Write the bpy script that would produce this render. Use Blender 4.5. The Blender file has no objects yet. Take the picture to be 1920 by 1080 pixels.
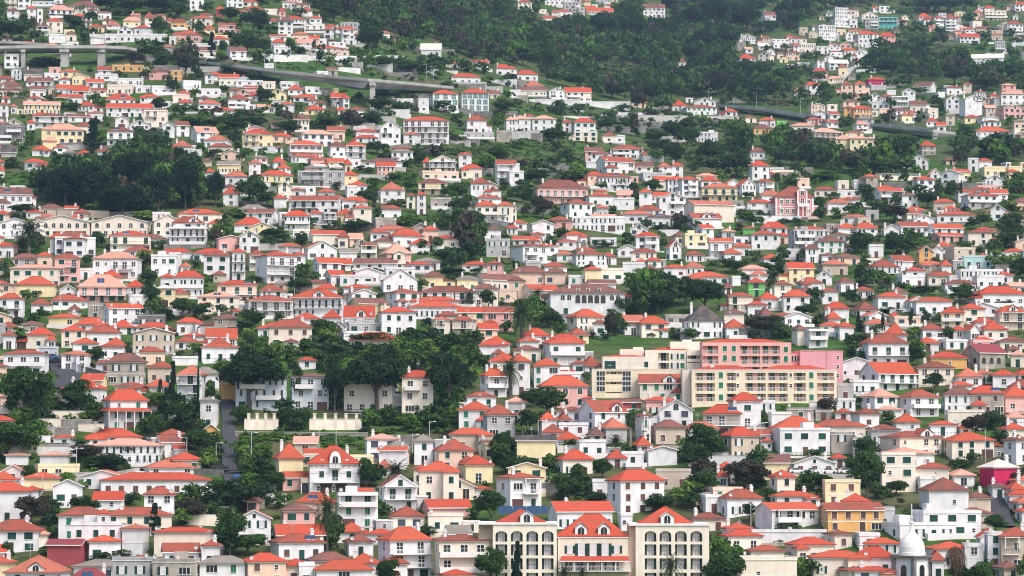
import bpy, math, random
import numpy as np
from mathutils import Vector, Matrix

# ------------------------------------------------------------------ camera, sky, sun, exposure
FPX = 5445.0                       # focal length in pixels of a 1920 px wide frame
PITCH = math.atan(310 / FPX)
scene = bpy.context.scene
col = scene.collection
cam_d = bpy.data.cameras.new('camera')
cam_d.sensor_width = 36
cam_d.lens = 36 * FPX / 1920
cam_d.clip_start = 1
cam_d.clip_end = 9000
cam = bpy.data.objects.new('camera', cam_d)
cam.rotation_euler = (math.pi / 2 + PITCH, 0, 0)
col.objects.link(cam)
scene.camera = cam
SUN_EL, SUN_AZ = math.radians(52), math.radians(140)     # azimuth clockwise from +Y: behind the camera, to the right
w = bpy.data.worlds.new('World')
scene.world = w
w.use_nodes = True
nt = w.node_tree
sky = nt.nodes.new('ShaderNodeTexSky')
sky.sky_type = 'NISHITA'
sky.sun_disc = False
sky.sun_elevation = SUN_EL
sky.sun_rotation = SUN_AZ
sky.dust_density = 4.0
sky.air_density = 1.0
sky.ozone_density = 0.6
nt.links.new(sky.outputs[0], nt.nodes['Background'].inputs[0])
nt.nodes['Background'].inputs[1].default_value = 0.15
sun_d = bpy.data.lights.new('sun', 'SUN')
sun_d.energy = 1.3
sun_d.angle = math.radians(22)
sun_d.color = (1.0, 0.96, 0.9)
sun = bpy.data.objects.new('sun', sun_d)
sv = Vector((math.sin(SUN_AZ) * math.cos(SUN_EL), math.cos(SUN_AZ) * math.cos(SUN_EL), math.sin(SUN_EL)))
sun.rotation_euler = sv.to_track_quat('Z', 'Y').to_euler()
col.objects.link(sun)
scene.view_settings.view_transform = 'Standard'
scene.view_settings.look = 'None'
scene.view_settings.gamma = 1
scene.view_settings.exposure = 0.68
scene.view_settings.use_curve_mapping = False
scene.cycles.max_bounces = 5
scene.cycles.diffuse_bounces = 3
scene.cycles.transparent_max_bounces = 4
scene.cycles.volume_bounces = 0
scene.cycles.use_denoising = True
scene.cycles.filter_width = 1.05
HAZE = 0.000065
rnd = random.Random(11)
nrg = np.random.default_rng(5)

# ------------------------------------------------------------------ materials (all node based)
M = {}
def mat(name, rgb, rough=0.85, var=0.12, nscale=0.7, rgb2=None, fac2=0.0, scale2=0.25, rand=0.0, bump=0.0, trans=0.0, metal=0.0, streak=False, spec=0.3):
    m = bpy.data.materials.new(name)
    m.use_nodes = True
    t = m.node_tree
    N, L = t.nodes, t.links
    b = N['Principled BSDF']
    b.inputs['Roughness'].default_value = rough
    b.inputs['Metallic'].default_value = metal
    b.inputs['Specular IOR Level'].default_value = spec
    tc = N.new('ShaderNodeTexCoord')
    mp = N.new('ShaderNodeMapping')
    L.new(tc.outputs['Object'], mp.inputs[0])
    if streak:
        mp.inputs['Scale'].default_value = (1, 1, 0.25)
    n1 = N.new('ShaderNodeTexNoise')
    n1.inputs['Scale'].default_value = nscale
    n1.inputs['Detail'].default_value = 5
    n1.inputs['Roughness'].default_value = 0.65
    L.new(mp.outputs[0], n1.inputs['Vector'])
    # brightness wobble
    mr = N.new('ShaderNodeMapRange')
    mr.inputs[1].default_value = 0.3
    mr.inputs[2].default_value = 0.7
    mr.inputs[3].default_value = 1 - var
    mr.inputs[4].default_value = 1 + var
    L.new(n1.outputs[0], mr.inputs[0])
    src = None
    base = N.new('ShaderNodeRGB')
    base.outputs[0].default_value = (*rgb, 1)
    src = base.outputs[0]
    if rgb2 is not None:
        n2 = N.new('ShaderNodeTexNoise')
        n2.inputs['Scale'].default_value = scale2
        n2.inputs['Detail'].default_value = 4
        L.new(tc.outputs['Object'], n2.inputs['Vector'])
        r2 = N.new('ShaderNodeMapRange')
        r2.inputs[1].default_value = 0.42
        r2.inputs[2].default_value = 0.62
        r2.inputs[3].default_value = 0
        r2.inputs[4].default_value = fac2
        L.new(n2.outputs[0], r2.inputs[0])
        mx = N.new('ShaderNodeMix')
        mx.data_type = 'RGBA'
        mx.inputs[7].default_value = (*rgb2, 1)
        L.new(src, mx.inputs[6])
        L.new(r2.outputs[0], mx.inputs[0])
        src = mx.outputs[2]
    val = mr.outputs[0]
    if rand > 0:
        oi = N.new('ShaderNodeObjectInfo')
        r3 = N.new('ShaderNodeMapRange')
        r3.inputs[3].default_value = 1 - rand
        r3.inputs[4].default_value = 1 + rand
        L.new(oi.outputs['Random'], r3.inputs[0])
        mu = N.new('ShaderNodeMath')
        mu.operation = 'MULTIPLY'
        L.new(val, mu.inputs[0])
        L.new(r3.outputs[0], mu.inputs[1])
        val = mu.outputs[0]
    vm = N.new('ShaderNodeVectorMath')
    vm.operation = 'SCALE'
    L.new(src, vm.inputs[0])
    L.new(val, vm.inputs['Scale'])
    L.new(vm.outputs[0], b.inputs['Base Color'])
    if bump > 0:
        bp = N.new('ShaderNodeBump')
        bp.inputs['Strength'].default_value = bump
        bp.inputs['Distance'].default_value = 0.1
        L.new(n1.outputs[0], bp.inputs['Height'])
        L.new(bp.outputs[0], b.inputs['Normal'])
    if trans > 0:
        tl = N.new('ShaderNodeBsdfTranslucent')
        L.new(vm.outputs[0], tl.inputs[0])
        ms = N.new('ShaderNodeMixShader')
        ms.inputs[0].default_value = trans
        L.new(b.outputs[0], ms.inputs[1])
        L.new(tl.outputs[0], ms.inputs[2])
        L.new(ms.outputs[0], N['Material Output'].inputs[0])
    M[name] = m
    return m

def roof_mat(name, rgb, rgb2, fac=0.5):
    """clay tiles: rows of tiles as fine relief and colour, lichen patches"""
    m = mat(name, rgb, rough=0.9, var=0.13, nscale=2.2, rgb2=rgb2, fac2=fac, scale2=0.35, rand=0.10)
    t = m.node_tree
    N, L = t.nodes, t.links
    tc = [n for n in N if n.type == 'TEX_COORD'][0]
    wv = N.new('ShaderNodeTexWave')
    wv.wave_type = 'BANDS'
    wv.bands_direction = 'Z'
    wv.inputs['Scale'].default_value = 2.3
    wv.inputs['Distortion'].default_value = 0.6
    L.new(tc.outputs['Object'], wv.inputs['Vector'])
    bp = N.new('ShaderNodeBump')
    bp.inputs['Strength'].default_value = 0.5
    bp.inputs['Distance'].default_value = 0.06
    L.new(wv.outputs['Fac'], bp.inputs['Height'])
    L.new(bp.outputs[0], N['Principled BSDF'].inputs['Normal'])
    return m

wall_cols = {
    'w': ('white_plaster', (0.79, 0.785, 0.80), (0.52, 0.50, 0.48), 0.42),
    'c': ('cream_plaster', (0.81, 0.73, 0.62), (0.68, 0.60, 0.50), 0.3),
    'y': ('yellow_plaster', (0.80, 0.68, 0.42), (0.66, 0.56, 0.36), 0.3),
    'p': ('pink_plaster', (0.74, 0.42, 0.38), (0.62, 0.36, 0.33), 0.3),
    'a': ('peach_plaster', (0.78, 0.56, 0.44), (0.62, 0.47, 0.38), 0.3),
    'o': ('ochre_plaster', (0.72, 0.40, 0.14), (0.55, 0.33, 0.15), 0.3),
    'g': ('grey_plaster', (0.46, 0.46, 0.47), (0.32, 0.31, 0.31), 0.6),
    's': ('weathered_stone', (0.42, 0.38, 0.33), (0.22, 0.20, 0.18), 0.8),
    't': ('tan_plaster', (0.56, 0.47, 0.38), (0.42, 0.35, 0.29), 0.5),
    'r': ('maroon_cladding', (0.36, 0.075, 0.085), (0.27, 0.06, 0.07), 0.5),
    'b': ('blue_grey_plaster', (0.56, 0.61, 0.66), (0.45, 0.50, 0.55), 0.4),
    'u': ('turquoise_plaster', (0.50, 0.74, 0.74), (0.42, 0.62, 0.62), 0.3),
    'q': ('teal_plaster', (0.10, 0.55, 0.50), (0.08, 0.42, 0.40), 0.3),
    'e': ('green_plaster', (0.16, 0.48, 0.12), (0.13, 0.38, 0.11), 0.3),
    'k': ('dark_concrete', (0.16, 0.16, 0.17), (0.24, 0.23, 0.23), 0.5),
    'm': ('magenta_plaster', (0.55, 0.02, 0.10), (0.45, 0.02, 0.09), 0.4),
    'P': ('rose_plaster', (0.72, 0.25, 0.27), (0.62, 0.21, 0.23), 0.4),
    'Y': ('pale_yellow_plaster', (0.82, 0.72, 0.53), (0.72, 0.62, 0.46), 0.3),
    'S': ('salmon_plaster', (0.79, 0.46, 0.40), (0.68, 0.39, 0.34), 0.3),
    'i': ('lilac_pink_plaster', (0.70, 0.33, 0.37), (0.60, 0.29, 0.33), 0.3),
}
for k, (n_, a_, b_, f_) in wall_cols.items():
    mat('wall_' + k, a_, rough=0.9, var=0.10, nscale=0.8, rgb2=b_, fac2=f_, scale2=0.30, rand=0.07, streak=True)
roof_mat('roof_r', (0.46, 0.072, 0.038), (0.36, 0.078, 0.045), 0.7)
roof_mat('roof_q', (0.33, 0.078, 0.048), (0.21, 0.075, 0.052), 0.9)
roof_mat('roof_v', (0.47, 0.090, 0.045), (0.37, 0.090, 0.050), 0.7)
roof_mat('roof_z', (0.24, 0.075, 0.052), (0.15, 0.068, 0.052), 0.9)
roof_mat('roof_d', (0.22, 0.088, 0.068), (0.12, 0.075, 0.062), 0.8)
roof_mat('roof_l', (0.62, 0.31, 0.23), (0.50, 0.26, 0.20), 0.6)
roof_mat('roof_f', (0.46, 0.140, 0.088), (0.34, 0.115, 0.078), 0.8)
roof_mat('roof_k', (0.062, 0.056, 0.060), (0.15, 0.115, 0.10), 0.8)
roof_mat('roof_n', (0.24, 0.21, 0.18), (0.17, 0.15, 0.13))
roof_mat('roof_m', (0.25, 0.05, 0.06), (0.19, 0.05, 0.055))
roof_mat('roof_w', (0.76, 0.66, 0.58), (0.66, 0.56, 0.48))
mat('trim', (0.80, 0.79, 0.78), var=0.04, rgb2=(0.66, 0.64, 0.61), fac2=0.3)
mat('roof_floor', (0.42, 0.40, 0.38), rgb2=(0.28, 0.27, 0.26), fac2=0.6)
mat('shutter', (0.008, 0.050, 0.040), rough=0.6, var=0.25, rand=0.35)
mat('shutter_bright', (0.02, 0.16, 0.09), rough=0.6, var=0.2, rand=0.2)
mat('wood_brown', (0.11, 0.055, 0.045), rough=0.7, var=0.25, rand=0.3)
mat('slate_blind', (0.05, 0.06, 0.085), rough=0.6, var=0.2, rand=0.3)
mat('glass', (0.022, 0.028, 0.034), rough=0.12, var=0.3, spec=0.6)
mat('glass_teal', (0.06, 0.16, 0.17), rough=0.1, var=0.3, spec=0.6)
mat('curtain', (0.62, 0.63, 0.66), rough=0.9, var=0.1)
mat('rail_dark', (0.05, 0.05, 0.055), rough=0.5, metal=0.3)
mat('rail_white', (0.74, 0.74, 0.74), rough=0.6)
mat('concrete', (0.46, 0.445, 0.425), rgb2=(0.30, 0.29, 0.28), fac2=0.7, streak=True, scale2=0.1)
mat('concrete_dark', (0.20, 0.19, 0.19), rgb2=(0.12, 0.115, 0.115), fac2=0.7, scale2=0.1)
mat('stone_wall', (0.25, 0.235, 0.22), var=0.35, nscale=1.6, rgb2=(0.13, 0.125, 0.115), fac2=0.8, scale2=0.3)
mat('asphalt', (0.055, 0.056, 0.062), var=0.15, nscale=0.4)
mat('paint', (0.75, 0.75, 0.75), var=0.1)
mat('solar', (0.025, 0.055, 0.12), rough=0.15, spec=0.6)
mat('pole', (0.55, 0.56, 0.58), rough=0.5)
mat('tyre', (0.02, 0.02, 0.02))
for k, c in {'white': (0.8, 0.8, 0.8), 'blue': (0.04, 0.09, 0.2), 'dark': (0.03, 0.03, 0.035), 'silver': (0.45, 0.46, 0.48), 'red': (0.3, 0.02, 0.03)}.items():
    mat('car_' + k, c, rough=0.3, var=0.02, spec=0.6)
mat('awning_blue', (0.03, 0.25, 0.55), rough=0.8)
mat('bark', (0.10, 0.085, 0.07), var=0.3, nscale=6)
mat('bark_pale', (0.26, 0.23, 0.20), var=0.3, nscale=6)
fol = {'r': ((0.030, 0.070, 0.018), (0.058, 0.105, 0.024)), 'R': ((0.020, 0.050, 0.018), (0.040, 0.076, 0.022)), 'D': ((0.012, 0.034, 0.016), (0.024, 0.050, 0.019)),
       'd': ((0.046, 0.044, 0.030), (0.070, 0.056, 0.040)), 'g': ((0.085, 0.170, 0.026), (0.145, 0.215, 0.045)), 'c': ((0.012, 0.032, 0.018), (0.022, 0.042, 0.020)),
       'p': ((0.034, 0.066, 0.024), (0.070, 0.092, 0.034)), 's': ((0.13, 0.105, 0.060), (0.19, 0.150, 0.085)), 'q': ((0.17, 0.105, 0.070), (0.24, 0.165, 0.11)), 'm': ((0.052, 0.125, 0.020), (0.090, 0.165, 0.030))}
for k, (a_, b_) in fol.items():
    mat('leaf_' + k, a_, rough=0.75, var=0.35, nscale=0.9, rgb2=b_, fac2=0.9, scale2=0.33, rand=0.28, trans=0.22, spec=0.06)

# ------------------------------------------------------------------ terrain: a hillside as a height field z(X, Y)
def prof(tab):
    ys = np.array([t[0] for t in tab], float)
    s = np.array([t[1] for t in tab], float)
    Y = FPX / s
    e = np.arctan((540 - ys) / FPX) + PITCH
    return Y, Y * np.tan(e)
TL = [(1250, 10.3), (1080, 9.15), (1030, 8.8), (864, 7.85), (700, 6.9), (490, 5.6), (360, 4.95), (250, 4.4), (150, 3.95), (50, 3.5), (-50, 3.0), (-200, 2.4), (-400, 1.8)]
TR = [(1250, 10.3), (1080, 9.15), (1030, 8.8), (864, 7.85), (700, 6.8), (490, 5.4), (360, 4.5), (250, 3.7), (150, 3.0), (50, 2.4), (-50, 2.05), (-200, 1.75), (-400, 1.5)]
PL, PR = prof(TL), prof(TR)
def zt(X, Y):
    X = np.asarray(X, float)
    Y = np.asarray(Y, float)
    zl = np.interp(Y, PL[0], PL[1])
    zr = np.interp(Y, PR[0], PR[1])
    Ys = np.maximum(Y, 300)
    u = np.clip((X / Ys * FPX + 960 - 350) / 1000.0, 0, 1)
    u = u * u * (3 - 2 * u)
    z = zl + (zr - zl) * u
    b = 1.3 * np.sin(X / 31 + 1.3 * np.sin(Y / 47)) * np.sin(Y / 37 + 0.8) + 0.7 * np.sin(X / 13 + Y / 19)
    b = b + np.clip((Y - 1300) / 900, 0, 1) * (9 * np.sin(X / 95 + 0.6) * np.sin(Y / 160 + 0.4))
    lo = np.clip((540 - Y) / 300, 0, 1)
    z = z + b * (1 - lo) - lo * 22
    return z
CP, SP = math.cos(PITCH), math.sin(PITCH)
YS = np.geomspace(500, 3600, 900)
def isect(xs, ys):
    """where the sight line through a photo pixel meets the hillside"""
    xs, ys = np.atleast_1d(np.asarray(xs, float)), np.atleast_1d(np.asarray(ys, float))
    dx = (xs - 960) / FPX
    dy = (540 - ys) / FPX
    fy = CP - SP * dy
    rx, rz = dx / fy, (SP + CP * dy) / fy
    out = np.zeros((len(xs), 3))
    for i in range(0, len(xs), 4000):
        a, b = rx[i:i + 4000, None], rz[i:i + 4000, None]
        g = b * YS - zt(a * YS, np.broadcast_to(YS, (len(a), len(YS))))
        neg = g < 0
        k = np.where(neg.any(1), neg.argmax(1), len(YS) - 1)
        k0 = np.maximum(k - 1, 0)
        r = np.arange(len(k))
        g0, g1 = g[r, k0], g[r, k]
        f = np.clip(g0 / np.maximum(g0 - g1, 1e-9), 0, 1)
        Y = YS[k0] + (YS[k] - YS[k0]) * f
        out[i:i + 4000, 0] = a[:, 0] * Y
        out[i:i + 4000, 1] = Y
        out[i:i + 4000, 2] = b[:, 0] * Y
    return out
def anchor(x, y):
    p = isect([x], [y])[0]
    s = FPX / (p[1] * CP + p[2] * SP)
    return Vector(p), s

def mesh_from(name, v, f, mats, mi=None, smooth=False):
    me = bpy.data.meshes.new(name)
    me.from_pydata(v, [], f)
    for m in mats:
        me.materials.append(m)
    if mi is not None:
        me.polygons.foreach_set('material_index', mi)
    if smooth:
        me.polygons.foreach_set('use_smooth', [True] * len(me.polygons))
    me.update()
    return me
def add(name, me, parent=None, loc=None, rotz=None):
    o = bpy.data.objects.new(name, me)
    col.objects.link(o)
    if parent is not None:
        o.parent = parent
    if loc is not None:
        o.location = loc
    if rotz is not None:
        o.rotation_euler = (0, 0, rotz)
    return o

class MB:
    def __init__(s):
        s.v, s.f, s.m = [], [], []
    def poly(s, pts, m):
        n = len(s.v)
        s.v += [tuple(p) for p in pts]
        s.f.append(tuple(range(n, n + len(pts))))
        s.m.append(m)
    def box(s, x0, x1, y0, y1, z0, z1, m, bottom=True):
        n = len(s.v)
        s.v += [(x0, y0, z0), (x1, y0, z0), (x1, y1, z0), (x0, y1, z0), (x0, y0, z1), (x1, y0, z1), (x1, y1, z1), (x0, y1, z1)]
        F = [(0, 1, 5, 4), (1, 2, 6, 5), (2, 3, 7, 6), (3, 0, 4, 7), (4, 5, 6, 7)]
        if bottom:
            F.append((3, 2, 1, 0))
        for q in F:
            s.f.append(tuple(n + i for i in q))
            s.m.append(m)
        return s
    def prism(s, pts, y0, y1, m):
        """outline in x,z swept from y0 (front) to y1"""
        n = len(s.v)
        k = len(pts)
        s.v += [(x, y0, z) for x, z in pts] + [(x, y1, z) for x, z in pts]
        s.f.append(tuple(n + i for i in range(k)))
        s.f.append(tuple(n + k + i for i in reversed(range(k))))
        s.m += [m, m]
        for i in range(k):
            j = (i + 1) % k
            s.f.append((n + j, n + i, n + k + i, n + k + j))
            s.m.append(m)
        return s
    def cyl(s, x, y, z0, z1, r0, r1, m, k=8):
        n = len(s.v)
        for z, r in ((z0, r0), (z1, r1)):
            for i in range(k):
                a = 2 * math.pi * i / k
                s.v.append((x + r * math.cos(a), y + r * math.sin(a), z))
        for i in range(k):
            j = (i + 1) % k
            s.f.append((n + i, n + j, n + k + j, n + k + i))
            s.m.append(m)
        s.f.append(tuple(n + k + i for i in range(k)))
        s.m.append(m)
        return s
    def lathe(s, prof_, m, k=24, x=0, y=0):
        n = len(s.v)
        for z, r in prof_:
            for i in range(k):
                a = 2 * math.pi * i / k
                s.v.append((x + r * math.cos(a), y + r * math.sin(a), z))
        for q in range(len(prof_) - 1):
            for i in range(k):
                j = (i + 1) % k
                s.f.append((n + q * k + i, n + q * k + j, n + (q + 1) * k + j, n + (q + 1) * k + i))
                s.m.append(m)
        return s
    def xf(s, loc, rz):
        c, d = math.cos(rz), math.sin(rz)
        s.v = [(loc[0] + x * c - y * d, loc[1] + x * d + y * c, loc[2] + z) for x, y, z in s.v]
        return s
    def join(s, o, loc=(0, 0, 0), rz=0.0):
        n = len(s.v)
        c, d = math.cos(rz), math.sin(rz)
        s.v += [(loc[0] + x * c - y * d, loc[1] + x * d + y * c, loc[2] + z) for x, y, z in o.v]
        s.f += [tuple(n + i for i in q) for q in o.f]
        s.m += o.m
        return s
    def mesh(s, name, smooth=False):
        names = list(dict.fromkeys(s.m))
        ix = {k: i for i, k in enumerate(names)}
        return mesh_from(name, s.v, s.f, [M[k] for k in names], [ix[k] for k in s.m], smooth)

THINGS = []      # (object, description, category, group, pixel x, pixel y, reach)
def tag(o, desc, cat, group=None, px=None, own=False):
    o['category'] = cat
    if group:
        o['group'] = group
    if own or px is None:
        o['label'] = desc
    else:
        THINGS.append((o, desc, cat, px[0], px[1]))
    return o

# ground sheet
gx = np.arange(-900, 901, 7.0)
gy = np.concatenate([np.arange(-300, 420, 40.0), np.arange(420, 1500, 5.0), np.arange(1500, 3700, 11.0)])
GX, GY = np.meshgrid(gx, gy)
GZ = zt(GX, GY)
nx, ny = len(gx), len(gy)
V = np.stack([GX.ravel(), GY.ravel(), GZ.ravel()], 1)
idx = np.arange(nx * ny).reshape(ny, nx)
Q = np.stack([idx[:-1, :-1].ravel(), idx[:-1, 1:].ravel(), idx[1:, 1:].ravel(), idx[1:, :-1].ravel()], 1)
def np_mesh(name, V, Q, mats, mi=None, smooth=False):
    me = bpy.data.meshes.new(name)
    k = Q.shape[1]
    me.vertices.add(len(V))
    me.vertices.foreach_set('co', V.astype(np.float32).ravel())
    me.loops.add(len(Q) * k)
    me.loops.foreach_set('vertex_index', Q.astype(np.int32).ravel())
    me.polygons.add(len(Q))
    me.polygons.foreach_set('loop_start', np.arange(0, len(Q) * k, k, dtype=np.int32))
    for m in mats:
        me.materials.append(m)
    if mi is not None:
        me.polygons.foreach_set('material_index', mi.astype(np.int32))
    if smooth:
        me.polygons.foreach_set('use_smooth', np.ones(len(Q), bool))
    me.update(calc_edges=True)
    me.validate()
    return me
gm = mat('hillside', (0.045, 0.098, 0.020), rough=0.95, var=0.5, nscale=0.15, rgb2=(0.105, 0.088, 0.055), fac2=0.7, scale2=0.03, spec=0.05)
ground = add('ground', np_mesh('ground', V, Q, [gm], smooth=True))
ground['kind'] = 'structure'
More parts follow.
